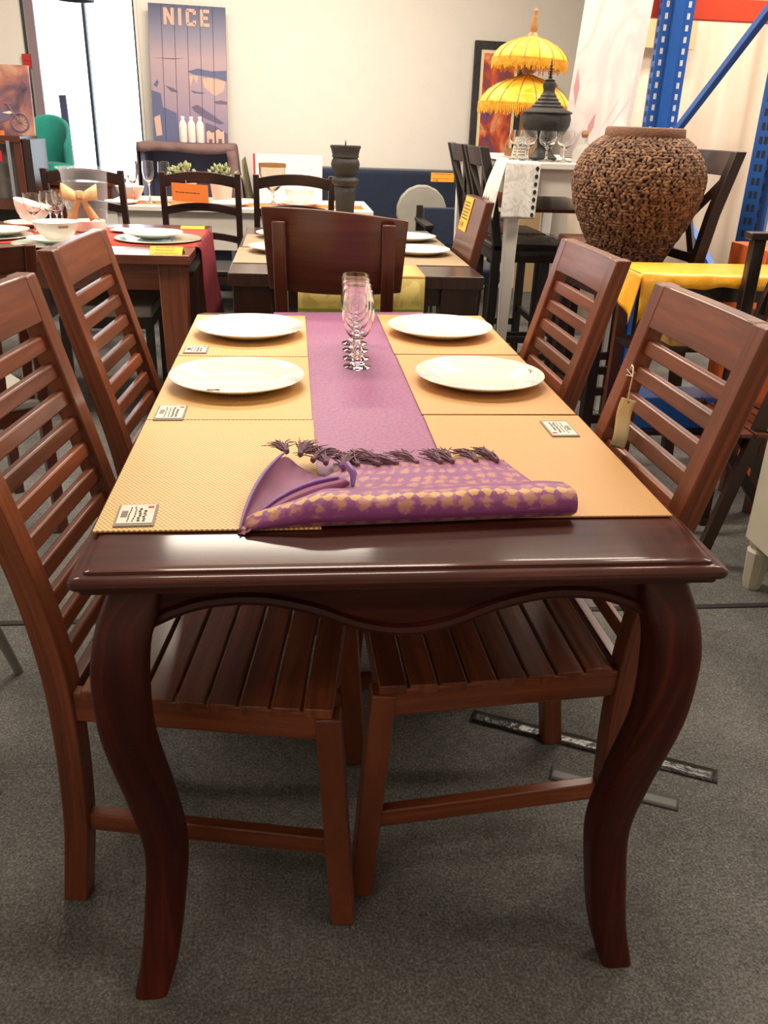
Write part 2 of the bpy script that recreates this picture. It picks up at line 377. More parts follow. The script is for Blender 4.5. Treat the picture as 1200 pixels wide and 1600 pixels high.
    def prism(s, poly, off, t):   # poly of 3D points, extruded by vector off
        off = Vector(off); a = [Vector(p) for p in poly]
        v0 = [s.bm.verts.new(p) for p in a]; v1 = [s.bm.verts.new(p + off) for p in a]; n = len(a)
        fs = [s.bm.faces.new(v0[::-1]), s.bm.faces.new(v1)]
        for i in range(n): fs.append(s.bm.faces.new((v0[i], v0[(i + 1) % n], v1[(i + 1) % n], v1[i])))
        Lx = Vector(t).normalized(); A = Lx.orthogonal().normalized(); s._fin(fs, Lx, A, Lx.cross(A)); return s
    def grid(s, f, nu, nv, uvf=None):
        vs = [[s.bm.verts.new(f(i / nu, j / nv)) for j in range(nv + 1)] for i in range(nu + 1)]; fs = []
        idx = {vs[i][j]: (i / nu, j / nv) for i in range(nu + 1) for j in range(nv + 1)}
        for i in range(nu):
            for j in range(nv): fs.append(s.bm.faces.new((vs[i][j], vs[i + 1][j], vs[i + 1][j + 1], vs[i][j + 1])))
        s._fin(fs, None, None, None, (lambda v: uvf(*idx[v])) if uvf else (lambda v: idx[v])); return s
    def build(s, name, m=None, parent=None, world=False, bevel=0, smooth=40, solid=0, sub=0, loc=None, rz=0):
        if m is not None and not s.mats: s.mats = [m]
        bmesh.ops.recalc_face_normals(s.bm, faces=s.bm.faces[:])
        if world and parent is not None: bmesh.ops.translate(s.bm, verts=s.bm.verts[:], vec=-Vector(root_loc(parent)))
        if world and loc is not None: bmesh.ops.translate(s.bm, verts=s.bm.verts[:], vec=-Vector(loc))
        me = bpy.data.meshes.new(name); s.bm.to_mesh(me); s.bm.free()
        for x in s.mats: me.materials.append(x)
        if smooth:
            for p in me.polygons: p.use_smooth = True
            me.set_sharp_from_angle(angle=R(smooth))
        o = bpy.data.objects.new(name, me); COL.objects.link(o)
        if parent is not None: o.parent = parent
        if loc is not None: o.location = loc; o.rotation_euler = (0, 0, rz)
        if solid:
            q = o.modifiers.new('thickness', 'SOLIDIFY'); q.thickness = solid; q.offset = 0
        if bevel:
            q = o.modifiers.new('bevel', 'BEVEL'); q.width = bevel; q.segments = 2; q.limit_method = 'ANGLE'; q.angle_limit = R(40)
        if sub:
            q = o.modifiers.new('subdivision', 'SUBSURF'); q.levels = sub; q.render_levels = sub
        return o
def root_loc(o):
    v = Vector((0, 0, 0))
    while o is not None: v += o.location; o = o.parent
    return v
def thing(name, label, cat, loc=(0, 0, 0), rz=0, group=None):
    o = bpy.data.objects.new(name, None); COL.objects.link(o); o.location = loc; o.rotation_euler = (0, 0, rz)
    o.empty_display_size = 0.05
    o['label'] = label; o['category'] = cat
    if group: o['group'] = group
    return o
def tag(o, label, cat, group=None, kind=None):
    o['label'] = label; o['category'] = cat
    if group: o['group'] = group
    if kind: o['kind'] = kind
    return o
def struct(name, mb, m, **k):
    o = mb.build(name, m, **k); o['kind'] = 'structure'; return o
def dup(root, loc, rz, label, group=None):
    def cp(o, par):
        c = o.copy(); COL.objects.link(c)
        if par is not None: c.parent = par
        for ch in list(o.children): cp(ch, c)
        return c
    r = cp(root, None); r.location = loc; r.rotation_euler = (0, 0, rz); r['label'] = label
    if group: r['group'] = group
    return r
def V(*a): return Vector(a)
def lerp(a, b, t): return a + (b - a) * t
def interp(tab, x):
    for (x0, y0), (x1, y1) in zip(tab, tab[1:]):
        if x <= x1: 
            t = (x - x0) / (x1 - x0); return y0 + (y1 - y0) * t
    return tab[-1][1]
def spline(tab, x):   # catmull-rom through (x, y)
    n = len(tab)
    for i in range(n - 1):
        if x <= tab[i + 1][0] or i == n - 2:
            x0, y0 = tab[i]; x1, y1 = tab[i + 1]; t = (x - x0) / (x1 - x0); h = x1 - x0
            m0 = (y1 - tab[i - 1][1]) / (x1 - tab[i - 1][0]) if i > 0 else (y1 - y0) / h
            m1 = (tab[i + 2][1] - y0) / (tab[i + 2][0] - x0) if i < n - 2 else (y1 - y0) / h
            return (2*t**3-3*t**2+1)*y0 + (t**3-2*t**2+t)*h*m0 + (-2*t**3+3*t**2)*y1 + (t**3-t**2)*h*m1

# ------------------------------------------------------------------ setting
XL, XR, YF, YB, ZC = -3.2, 3.6, -3.0, 6.6, 3.2
struct('floor', MB().span((XL - .1, YF - .1, -0.05), (XR + .1, YB + .12, 0)), M['carpet'])
struct('ceiling', MB().span((XL - .1, YF - .1, ZC), (XR + .1, YB + .12, ZC + .06)), M['ceil'])
struct('wall_left', MB().span((XL - .1, YF, 0), (XL, YB, ZC)), M['wall'])
struct('wall_right', MB().span((XR, YF, 0), (XR + .1, YB, ZC)), M['wall'])
struct('wall_front', MB().span((XL, YF - .1, 0), (XR, YF, ZC)), M['wall'])
WX0, WX1, WZ0, WZ1 = -2.04, -1.31, 0.12, 2.75
wb = MB()
wb.span((WX1, YB, 0), (XR, YB + .12, ZC)); wb.span((XL, YB, 0), (WX0, YB + .12, ZC))
wb.span((WX0, YB, WZ1), (WX1, YB + .12, ZC)); wb.span((WX0, YB, 0), (WX1, YB + .12, WZ0))
struct('wall_back', wb, M['wall'], smooth=0)
wf = MB()
wf.span((WX0 - .055, YB - .03, 0), (WX0 + .0, YB + .04, WZ1)); 
wf.span((WX0, YB + .02, WZ0), (WX1, YB + .06, WZ0 + .05)); wf.span((WX0, YB + .02, WZ1 - .05), (WX1, YB + .06, WZ1))
win = struct('window_1', wf, M['frame'], smooth=0)
for x, w in ((-1.685, .022), (-1.318, .016)):
    o = MB().span((x - w / 2, YB - .005, WZ0 + .05), (x + w / 2, YB + .06, WZ1 - .05)).build('mullion', M['mullion'], win)
def winpane():
    m, t, b = nt('window glass')
    b.inputs['Base Color'].default_value = (1, 1, 1, 1); b.inputs['Roughness'].default_value = 0.0
    b.inputs['Transmission Weight'].default_value = 1; b.inputs['IOR'].default_value = 1.05
    return m
MB().span((WX0, YB + .075, WZ0), (WX1, YB + .08, WZ1)).build('pane', winpane(), win)
struct('trim_1', MB().span((-2.135, YB - .012, 0), (-2.117, YB, ZC)), M['mullion'])
sd = MB().span((WX1 + .0, YB - .03, 0), (WX1 + .02, YB, WZ1)); struct('trim_2', sd, M['wall'])

def ceiling_lamp(x, y, z, sx, sy, w, lab):
    t = thing('ceiling_light', lab, 'ceiling light', (x, y, ZC), 0, 'ceiling lights')
    h = MB(); h.span((-sx / 2 - .03, -sy / 2 - .03, -.05), (sx / 2 + .03, sy / 2 + .03, 0)); h.build('housing', M['white'], t)
    ld = bpy.data.lights.new('tube_light', 'AREA'); ld.shape = 'RECTANGLE'; ld.size = sx; ld.size_y = sy; ld.energy = w; ld.color = LAMP_COL
    lo = bpy.data.objects.new('tube_light', ld); COL.objects.link(lo); lo.parent = t; lo.location = (0, 0, -.06)
LABS = ['flat ceiling light over the long white table', 'flat ceiling light near the painting wall', 'flat ceiling light over the purple-dressed table',
        'flat ceiling light over the blue racking', 'flat ceiling light over the left aisle', 'flat ceiling light behind the viewer on the right', 'flat ceiling light behind the viewer on the left']
for a, l in zip(LAMPS, LABS): ceiling_lamp(*a, l)

# floor tape
def flat_strip(name, p0, p1, w, m, label, cat, z=.0015, bumps=0, group=None):
    p0, p1 = V(*p0, 0), V(*p1, 0); d = (p1 - p0); n = V(-d.y, d.x, 0).normalized(); mid = (p0 + p1) / 2
    mb = MB()
    def f(u, v):
        q = p0 + d * u + n * (v - .5) * w - mid
        return V(q.x, q.y, z + bumps * abs(math.sin(u * 23 + v * 4)) * (0.3 + .7 * math.sin(u * PI)))
    mb.grid(f, 40, 3)
    o = mb.build(name, m, solid=.001); o.location = (mid.x, mid.y, .0008); tag(o, label, cat, group); return o
flat_strip('floor_tape', (0.265, 0.675), (0.765, 0.433), .045, M['tape'], 'shiny crinkled black tape on the carpet under the right chair, ends past the table leg', 'tape', bumps=.0025)
flat_strip('floor_tape', (0.40, 0.47), (0.645, 0.358), .042, M['greytape'], 'short dull grey tape piece on the carpet beside the right front table leg', 'tape')
flat_strip('floor_tape', (-1.9, 1.145), (2.4, 1.15), .022, M['strip'], 'long straight black tape line running across the carpet behind the table legs', 'tape')

# ------------------------------------------------------------------ the dining table
TW, TL, TZ = 0.8616, 1.6333, 0.76
def dining_table():
    t = thing('dining_table', 'dark mahogany dining table with curved cabriole legs, set with white plates', 'dining table', (0, TL / 2, 0))
    prof = [(.030, .7605), (.022, .7600), (.0185, .7590), (.0165, .7555), (.013, .7555), (.006, .7545), (.001, .751), (0, .746), (.002, .741), (.007, .7375), (.010, .7375), (.0105, .731), (.016, .7285)]
    rings = []
    for ins, z in [(.03, .7605)] + prof[1:]:
        x0, x1, y0, y1 = -TW / 2 + ins, TW / 2 - ins, ins, TL - ins
        r = max(.004, .012 - ins * .2)
        ring = []
        for cx, cy, a0 in ((x1 - r, y1 - r, 0), (x0 + r, y1 - r, 90), (x0 + r, y0 + r, 180), (x1 - r, y0 + r, 270)):
            for k in range(4): a = R(a0 + 30 * k); ring.append(V(cx + r * math.cos(a), cy + r * math.sin(a), z))
        rings.append(ring)
    m = MB(); m.loft(rings, uvf=lambda v: (v.co.x * 1.0, v.co.y * .6 + v.co.z))
    m.build('tabletop', M['tabletop'], t, world=True, smooth=30)
    # serpentine aprons
    bot = [(-.345, .668), (-.315, .683), (-.27, .697), (-.20, .7005), (-.13, .685), (-.06, .6575), (0, .648), (.06, .6575), (.13, .685), (.20, .7005), (.27, .697), (.315, .683), (.345, .668)]
    def apron(p, d, half, thick, nrm):
        xs = [-half + 2 * half * i / 48 for i in range(49)]
        f = .345 / half
        pts = [V(*p) + V(*d) * x + V(0, 0, spline(bot, x * f)) for x in xs] + [V(*p) + V(*d) * x + V(0, 0, .734) for x in (half, -half)]
        mb = MB(); mb.prism(pts, V(*nrm) * -thick, V(*d)); o = mb.build('apron', M['table'], t, world=True, smooth=25)
        mm = MB(); mm.tube([V(*p) + V(*d) * x + V(*nrm) * .001 + V(0, 0, spline(bot, x * f) + .006) for x in xs], .0085, 8); mm.build('apron_moulding', M['table'], o, world=True)
    apron((0, .036, 0), (1, 0, 0), .338, .022, (0, -1, 0))
    apron((0, TL - .036, 0), (1, 0, 0), .338, .022, (0, 1, 0))
    apron((-TW / 2 + .055, TL / 2, 0), (0, 1, 0), .72, .022, (-1, 0, 0))
    apron((TW / 2 - .055, TL / 2, 0), (0, 1, 0), .72, .022, (1, 0, 0))
    O = [(0, -.411), (.06, -.399), (.13, -.3905), (.265, -.380), (.365, -.391), (.504, -.413), (.58, -.417), (.63, -.415), (.68, -.405), (.734, -.384)]
    I = [(0, -.358), (.06, -.340), (.154, -.326), (.261, -.317), (.374, -.328), (.501, -.345), (.597, -.344), (.65, -.338), (.69, -.325), (.734, -.318)]
    for sx in (-1, 1):
        for ey in (0, 1):
            rings = []
            for i in range(45):
                z = .734 * i / 44; o_, i_ = spline(O, z), spline(I, z); c = (o_ + i_) / 2; h = (i_ - o_) / 2 * .99
                yc = .052 + (c + .353); hy = h * .96
                ring = []
                for k in range(20):
                    a = 2 * PI * (k + .5) / 20; ca, sa = math.cos(a), math.sin(a); p = 0.42
                    x = math.copysign(abs(ca) ** p, ca) * h; y = math.copysign(abs(sa) ** p, sa) * hy
                    ring.append(V(-sx * (c + x) if sx > 0 else c + x, (yc + y) if ey == 0 else TL - (yc + y), z))
                rings.append(ring)
            mb = MB(); mb.loft(rings); mb.build('leg', M['table'], t, world=True, smooth=50)
dining_table()

# ------------------------------------------------------------------ slatted chairs
FACE = [(0, -.222), (.2, -.200), (.45, -.198), (.6, -.218), (.73, -.250), (.88, -.291), (1.03, -.331)]
def slat_chair(label, loc, rz):
    t = thing('dining_chair', label, 'chair', loc, rz, 'slat-back dining chairs')
    m_ = M['chair']
    wf, wr, lw = .222, .198, .044
    for s in (-1, 1):
        rings = []
        for i in range(30):
            z = 1.03 * i / 29; f = spline(FACE, z); d = .042 if z < .5 else lerp(.042, .034, (z - .5) / .53)
            yo = wr * s; yi = (wr - lw) * s
            rings.append([V(f, yo, z), V(f, yi, z), V(f - d, yi, z), V(f - d, yo, z)])
        mb = MB(); mb.loft(rings); mb.build('rear_leg', m_, t, bevel=.003, smooth=30)
        mb = MB(); mb.beam((.236, (wf - .022) * s + .006 * s, 0), (.207, (wf - .022) * s, .437), .040, .040, (0, 1, 0)); mb.build('front_leg', m_, t, bevel=.003)
        mb = MB(); mb.beam((-.225, (wr - .02) * s, .42), (.192, (wf - .02) * s, .42), .026, .052, (0, 1, 0)); mb.build('side_rail', m_, t, bevel=.003)
        mb = MB(); mb.beam((-.215, (wr - .022) * s, .178), (.222, (wf - .02) * s, .168), .022, .036, (0, 1, 0)); mb.build('stretcher', m_, t, bevel=.003)
    mb = MB(); mb.span((.192, -wf + .03, .398), (.214, wf - .03, .436)); mb.build('front_rail', m_, t, bevel=.003)
    mb = MB(); mb.span((-.222, -wr + .03, .398), (-.2, wr - .03, .446)); mb.build('back_rail', m_, t, bevel=.003)
    n = 8
    for k in range(n):
        x0 = -.185 + (.405) * k / n; x1 = x0 + .405 / n - .005
        w = lerp(wr, wf, (x0 + .2) / .42) - .004; dz = -.006 * math.sin(PI * (k + .5) / n)
        mb = MB(); mb.span((x0, -w, .437 + dz), (x1, w, .455 + dz)); mb.build('seat_slat', m_, t, bevel=.002)
    # crest rail, flush with the posts
    def board(z0, z1, th, inset, half, nm, curve=0):
        rings = []
        for i in range(13):
            y = -half + 2 * half * i / 12; c = curve * (1 - (y / half) ** 2)
            f0, f1 = spline(FACE, z0) - inset - c, spline(FACE, z1) - inset - c
            rings.append([V(f0, y, z0), V(f1, y, z1), V(f1 - th, y, z1), V(f0 - th, y, z0)])
        mb = MB(); mb.loft(rings); mb.build(nm, m_, t, bevel=.003, smooth=30)
    board(.955, 1.031, .024, .001, wr - lw + .004, 'crest_rail', .004)
    for k in range(10):
        z = .932 - .0475 * k
        board(z - .026, z, .014, .010, wr - lw + .006, 'back_slat')
    return t
chair0 = slat_chair('brown slat-back wooden chair nearest the viewer on the left of the table', (-.280, .364, 0), R(-7))
dup(chair0, (-.276, 1.034, 0), R(-4), 'brown slat-back wooden chair on the left of the table, second from the viewer')
dup(chair0, (.194, .402, 0), R(181.5), 'brown slat-back wooden chair on the right with a cream paper tag hanging from its slat')
dup(chair0, (.208, 1.066, 0), R(181), 'brown slat-back wooden chair on the right, second from the viewer, backed by the yellow cloth')

# paper tag on the right chair
def hang_tag():
    t = thing('price_tag', 'cream paper tag on a white string hanging from the right chair back', 'price tag', (.445, .48, .82))
    mb = MB(); mb.tube([V(.486, .552, .872), V(.468, .535, .886), V(.455, .50, .902), V(.446, .470, .905), V(.441, .455, .893), V(.443, .464, .866), V(.445, .468, .846)], .0013, 6)
    mb.tube([V(.441, .455, .893), V(.436, .474, .901)], .0009, 5); mb.tube([V(.441, .455, .893), V(.435, .470, .892)], .0009, 5)
    mb.build('string', M['string'], t, world=True)
    def f(u, v):
        z = .850 - .098 * v - .004 * u; y = .472 - .010 * u + .020 * v + .006 * math.sin(v * 6); x = .434 + .024 * u - .002 * v
        return V(x, y, z)
    mb = MB(); mb.grid(f, 4, 16); mb.build('card', M['tagpaper'], t, world=True, solid=.0008)
    p = MB(); p.prism([(.445 + .0022 * math.cos(k), .4655, .843 + .0022 * math.sin(k)) for k in (0, 1, 2, 3, 4, 5)], (0, .0006, 0), (1, 0, 0)); p.build('eyelet', M['goldwood'], t, world=True)
hang_tag()

# ------------------------------------------------------------------ table setting
def mat_piece(x0, x1, y0, y1, m, label, rz=0, z=TZ + .0018, name='placemat', grp='straw placemats'):
    cx, cy = (x0 + x1) / 2, (y0 + y1) / 2
    mb = MB(); hx, hy = (x1 - x0) / 2, (y1 - y0) / 2
    mb.box((0, 0, .0015), (hx * 2, hy * 2, .003))
    o = mb.build(name, m, bevel=.001); o.location = (cx, cy, z); o.rotation_euler = (0, 0, rz); tag(o, label, 'placemat', grp); return o
mat_piece(-.4215, -.111, .126, .603, M['matL'], 'yellow woven straw placemat at the front left, empty but for a paper label')
mat_piece(-.4215, -.113, .606, 1.082, M['matL'], 'yellow woven straw placemat under the nearer left plate')
mat_piece(-.4215, -.113, 1.087, 1.56, M['matL'], 'yellow woven straw placemat under the farther left plate')
mat_piece(.1018, .4126, .156, .632, M['matR'], 'woven straw placemat at the front right, partly under the folded purple cloth', R(-.4))
mat_piece(.102, .4126, .640, 1.112, M['matR'], 'woven straw placemat under the nearer right plate')
mat_piece(.100, .4126, 1.120, 1.592, M['matR'], 'woven straw placemat under the farther right plate')
MT = TZ + .0048
def plate_mesh():
    mb = MB()
    prof = [(.0, .0035), (.078, .0035), (.088, .006), (.112, .016), (.138, .0235), (.1415, .0245), (.1425, .0235), (.141, .0215), (.114, .012), (.092, .002), (.082, 0), (.078, 0), (.076, .0015), (0, .0015)]
    mb.lathe(prof, n=64); return mb
PL0 = None
def plate(x, y, label, group='dinner plates on the table', s=1, z=MT, name='dinner_plate'):
    global PL0
    if PL0 is None: PL0 = plate_mesh().build(name, M['porcelain'], smooth=50); o = PL0
    else: o = PL0.copy(); COL.objects.link(o); o.name = name
    o.location = (x, y, z + .0002); o.scale = (s, s, s); tag(o, label, 'plate', group); return o
PL1 = plate(-.267, .843, 'white dinner plate on the left side, nearer the viewer')
PL2 = plate(.261, .866, 'white dinner plate on the right side, nearer the viewer')
plate(-.262, 1.325, 'white dinner plate on the left side, farther from the viewer')
plate(.249, 1.348, 'white dinner plate on the right side, farther from the viewer')
# small gold sprig marks printed on the two nearer plates
def sprig(pl, x, y, z, rz):
    m = Matrix.Rotation(R(rz), 3, 'Z'); q = lambda a, b, c: V(x, y, z) + m @ V(a, b, c)
    mb = MB(); mb.tube([q(0, 0, 0), q(.014, .004, .0005), (q(.028, .003, .001))], .0011, 5); mb.tube([q(.008, .003, .0005), q(.016, -.006, .0005)], .0010, 5); mb.tube([q(.014, .004, .0005), q(.022, .011, .001)], .0010, 5)
    mb.build('gold_sprig', M['goldwood'], pl)
sprig(PL1, -.055, -.098, .0165, -25); sprig(PL2, .118, .012, .0195, 60)
# paper labels on mats
def mat_label(x, y, rz, label, w=.055, l=.082, z=MT):
    t = thing('mat_label', label, 'paper label', (x, y, z), rz, 'paper labels on the placemats')
    MB().box((0, 0, .0012), (w, l, .0022)).build('plastic_sleeve', M['greyfab'], t, bevel=.0006)
    MB().box((0, .002, .0027), (w * .88, l * .86, .0008)).build('card', M['paper'], t)
    mb = MB()
    rr = random.Random(3)
    for i in range(4):
        x0 = w * (.22 - .13 * i)
        y = -l * .34
        while y < l * (.30 if i else .12):
            ww = rr.uniform(.003, .007); mb.box((x0 + rr.uniform(-.001, .001), y + ww / 2, .0032), (.0035 if i < 2 else .0018, ww, .0003)); y += ww + .002
    for i in range(7): mb.box((-w * .30, l * (.15 - .045 * i), .0032), (w * .16, .0016, .0003))
    mb.build('print', M['ink'], t)
    MB().box((w * .33, l * .33, .0033), (.008, .007, .0004)).build('red_mark', M['redhub'], t)
    return t
mat_label(-.370, .173, R(2), 'small printed paper label on the front left placemat', .055, .072)
mat_label(-.381, .642, R(0), 'small printed paper label on the left placemat beside the nearer left plate', .055, .088)
mat_label(-.383, 1.138, R(0), 'small printed paper label on the left placemat nearest the far end', .056, .07)
mat_label(.3515, .547, R(180), 'small printed paper label on the front right placemat', .053, .09)

# goblets
def goblet():
    t = thing('water_goblet', 'clear stemmed glass goblet on the purple runner, nearest the viewer in the row', 'glass', (0, 0, 0), 0, 'glass goblets in a row')
    pr = [(0, .004), (.022, .003), (.0325, .0005), (.0325, .0025), (.020, .0075), (.008, .014), (.0085, .022), (.0125, .030), (.0125, .037), (.0075, .044), (.006, .052), (.0065, .062), (.014, .069), (.025, .080), (.033, .098), (.0368, .122), (.0362, .145), (.0335, .175), (.0345, .1762), (.0352, .1745)]
    outer = [(0, .0), (.031, .0), (.0325, .0025), (.020, .0075), (.009, .014), (.0085, .022), (.0125, .030), (.0125, .037), (.0075, .044), (.006, .052), (.0068, .060), (.014, .067), (.025, .079), (.033, .098), (.0368, .122), (.0362, .145), (.0338, .174), (.0330, .1755)]
    inner = [(.0331, .1748), (.0354, .145), (.0360, .122), (.0322, .0985), (.0242, .0805), (.0125, .070), (0, .068)]
    mb = MB(); mb.lathe(outer + inner, n=40); mb.build('goblet_body', M['glass'], t, smooth=60)
    mb = MB()
    for k in range(10):
        a = 2 * PI * k / 10; mb.lathe([(0, -.006), (.0022, -.003), (.0026, 0), (.0022, .003), (0, .006)], (math.cos(a) * .0125, math.sin(a) * .0125, .0335), 6)
    mb.build('stem_knop', M['glass'], t)
    return t
g0 = goblet(); ZG = TZ + .0012
g0.location = (0, 1.005, ZG)
for (x, y, l) in ((.003, 1.085, 'clear stemmed glass goblet, second in the row from the viewer'), (.006, 1.162, 'clear stemmed glass goblet, third in the row from the viewer'), (.009, 1.238, 'clear stemmed glass goblet, farthest in the row')):
    dup(g0, (x, y, ZG), R(20 * y), l)

# purple runner
def runner():
    t = thing('table_runner', 'purple and gold brocade table runner folded back at the front with tassels', 'table runner', (0, .8, TZ))
    def yf(x): return .118 + (x + .22) * .068
    prof = []   # (dy from fold line, z, run length)
    pts = [(1.505, .7607), (1.2, .7607), (.9, .7607), (.6, .7607), (.3, .7607), (.12, .7607), (.05, .7608), (.022, .7612)]
    for k in range(9):
        a = -PI / 2 - PI * k / 8; pts.append((.019 + .019 * math.cos(a), .7802 + .019 * math.sin(a)))
    pts += [(.035, .7992), (.055, .7965), (.075, .789), (.095, .7792), (.115, .7735), (.15, .7712), (.19, .7705), (.225, .770)]
    ln = [0]
    for a, b in zip(pts, pts[1:]): ln.append(ln[-1] + math.hypot(b[0] - a[0], b[1] - a[1]))
    nfold = 7
    mb = MB(); K = 44
    def edge(i):
        if i <= nfold: return -.205, .245
        d = pts[i][0]; z = pts[i][1]
        top = i > nfold + 5
        s = min(1, max(0, (d - .02) / .205)) if top else 0
        left = lerp(-.214, -.085, min(1, s * 1.25)) if top else lerp(-.205, -.214, min(1, (i - nfold) / 4))
        right = interp([(0, .262), (.3, .245), (.5, .222), (1, .203)], s) if top else lerp(.245, .262, min(1, (i - nfold) / 4))
        return left, right
    n = len(pts) - 1
    def f(u, v):
        i = min(n, int(round(v * n))); d, z = pts[i]; l, r = edge(i); x = lerp(l, r, u)
        w = 0
        if i > nfold + 8: w = .0014 * (1 + math.sin(x * 60 + d * 25)) + .0012 * (1 + math.sin(x * 23 - d * 60))
        sq = min(1.0, .35 + (u) * 3.5) if nfold < i < nfold + 14 else 1   # roll thins towards the left end
        zz = .7607 + (z - .7607) * sq if i > nfold else z
        zz = max(zz, .7672) if i > nfold + 10 and x < .3 else zz
        return V(x, yf(x) + d, zz + w)
    mb.grid(f, K, n, uvf=lambda u, v: (lerp(-.21, .25, u), ln[min(n, int(round(v * n)))]))
    mb.build('brocade_cloth', M['runner'], t, world=True, solid=.0007, smooth=60)
    # lifted left corner: an open pocket between two lips
    Out = [V(-.224, .112, .7635), V(-.219, .16, .776), V(-.205, .225, .789), V(-.184, .285, .798), V(-.160, .335, .801)]
    Bot = [V(-.221, .113, .763), V(-.205, .16, .7685), V(-.180, .22, .7692), V(-.15, .27, .7695), V(-.118, .315, .770)]
    Inn = [V(-.218, .113, .764), V(-.195, .155, .781), V(-.155, .20, .789), V(-.115, .235, .790), V(-.075, .262, .785)]
    Low = [V(-.214, .114, .7635), V(-.185, .150, .776), V(-.14, .19, .779), V(-.098, .225, .777), V(-.06, .255, .773)]
    rings = []
    for i in range(5):
        o_, b_, n_, l_ = Out[i], Bot[i], Inn[i], Low[i]
        ring = []
        ctrl = [o_, lerp(o_, b_, .5) + V(-.006, .004, -.004), b_, lerp(b_, n_, .5) + V(.004, -.004, -.003), n_ , lerp(n_, l_, .35) + V(.006, -.006, .003), l_]
        ring = ctrl
        rings.append(ring)
    mb = MB(); mb.loft(rings, caps=False, closed=False); mb.build('lifted_corner', M['underside'], t, world=True, solid=.0012, sub=2, smooth=60)
    mb = MB(); mb.tube([p + V(0, 0, .001) for p in Out], [.002, .003, .004, .004, .003], 6); mb.build('corner_hem', M['purple'], t, world=True, sub=1)
    mb = MB(); mb.tube([p + V(0, 0, .001) for p in Inn], [.002, .003, .004, .005, .006], 6); mb.build('corner_hem', M['purple'], t, world=True, sub=1)
    # tassels
    rr = random.Random(11)
    spots = [(-.160, .338, .800, 110, .045), (-.138, .335, .796, 80, .055), (-.118, .325, .79, 60, .055), (-.098, .318, .788, 95, .06), (-.070, .322, .779, 75, .06), (-.046, .342, .775, 110, .05), (-.012, .346, .775, 120, .065), (.018, .348, .775, 155, .065),
             (.052, .350, .775, 120, .055), (.092, .353, .775, 105, .05), (.112, .354, .775, 110, .06), (.152, .356, .775, 100, .05), (.188, .358, .775, 115, .055)]
    for (x, y, z, ang, ln_) in spots:
        mb = MB()
        mb.lathe([(0, -.006), (.004, -.003), (.0048, 0), (.004, .004), (0, .006)], (x, y, z), 8)
        bent = rr.uniform(-14, 14)
        for k in range(46):
            a0 = R(ang + rr.gauss(0, 9)); a1 = R(ang + bent + rr.gauss(0, 20)); l = ln_ * 1.15 * rr.uniform(.7, 1.1); up = rr.uniform(.0, .42)
            p = [V(x, y, z)]; c = V(x, y, z) + V(rr.gauss(0, .002), rr.gauss(0, .002), rr.gauss(0, .0015))
            for q in range(1, 5):
                a = lerp(a0, a1, q / 4); c = c + V(math.cos(a), math.sin(a), up * (1 - .45 * q)) * (l / 4) + V(rr.gauss(0, .0009), rr.gauss(0, .0009), rr.gauss(0, .0009)); p.append(c.copy())
            for q in p: q.z = max(q.z, .7665)
            mb.tube(p, [.0013, .0012, .0011, .0010, .0006], 4)
        mb.build('tassel', M['tassel'], t, world=True)
    mb = MB(); mb.tube([V(-.075, .30, .79), V(-.066, .285, .797), V(-.058, .262, .792), V(-.060, .245, .778)], [.004, .006, .006, .003], 7); mb.build('twisted_cord', M['purple'], t, world=True)
runner()

# ------------------------------------------------------------------ second table behind (dark walnut) and its things
def second_table():
    x0, x1, y0, y1 = -.388, .579, 2.335, 3.85
    t = thing('dining_table', 'dark walnut block-leg dining table behind the purple-dressed table, with taupe placemats', 'dining table', ((x0 + x1) / 2, (y0 + y1) / 2, 0))
    MB().span((x0, y0, .712), (x1, y1, .76), axis='y').build('tabletop', M['table2'], t, world=True, bevel=.003)
    MB().span((x0 + .03, y0 + .05, .64), (x1 - .03, y0 + .07, .712)).build('apron', M['table2'], t, world=True)
    MB().span((x0 + .03, y1 - .07, .64), (x1 - .03, y1 - .05, .712)).build('apron', M['table2'], t, world=True)
    for s in (x0 + .03, x1 - .05): MB().span((s, y0 + .08, .64), (s + .02, y1 - .08, .712)).build('apron', M['table2'], t, world=True)
    for x in (x0 + .014, x1 - .159):
        for y in (y0 + .03, y1 - .13):
            MB().span((x, y, 0), (x + .145, y + .1, .712), axis='z').build('leg', M['table2'], t, world=True, bevel=.003)
second_table()
Z2 = .7602
for (a, l) in (((-.385, -.075, 2.58, 3.03), 'taupe placemat at the near left of the dark table behind'), ((-.372, -.065, 3.06, 3.51), 'taupe placemat at the far left of the dark table behind'),
               ((.262, .572, 2.60, 3.06), 'taupe placemat at the near right of the dark table behind'), ((.262, .574, 3.09, 3.54), 'taupe placemat at the far right of the dark table behind')):
    mat_piece(*a, M['matgrey'], l, z=Z2, grp='taupe placemats on the dark table behind')
for (x, y, l) in ((-.20, 2.92, 'white plate at the near left of the dark table behind'), (-.185, 3.42, 'white plate at the far left of the dark table behind'),
                  (.405, 2.93, 'white plate at the near right of the dark table behind'), (.415, 3.40, 'white plate at the far right of the dark table behind')):
    plate(x, y, l, 'white plates on the dark table behind', .98, Z2 + .0035)
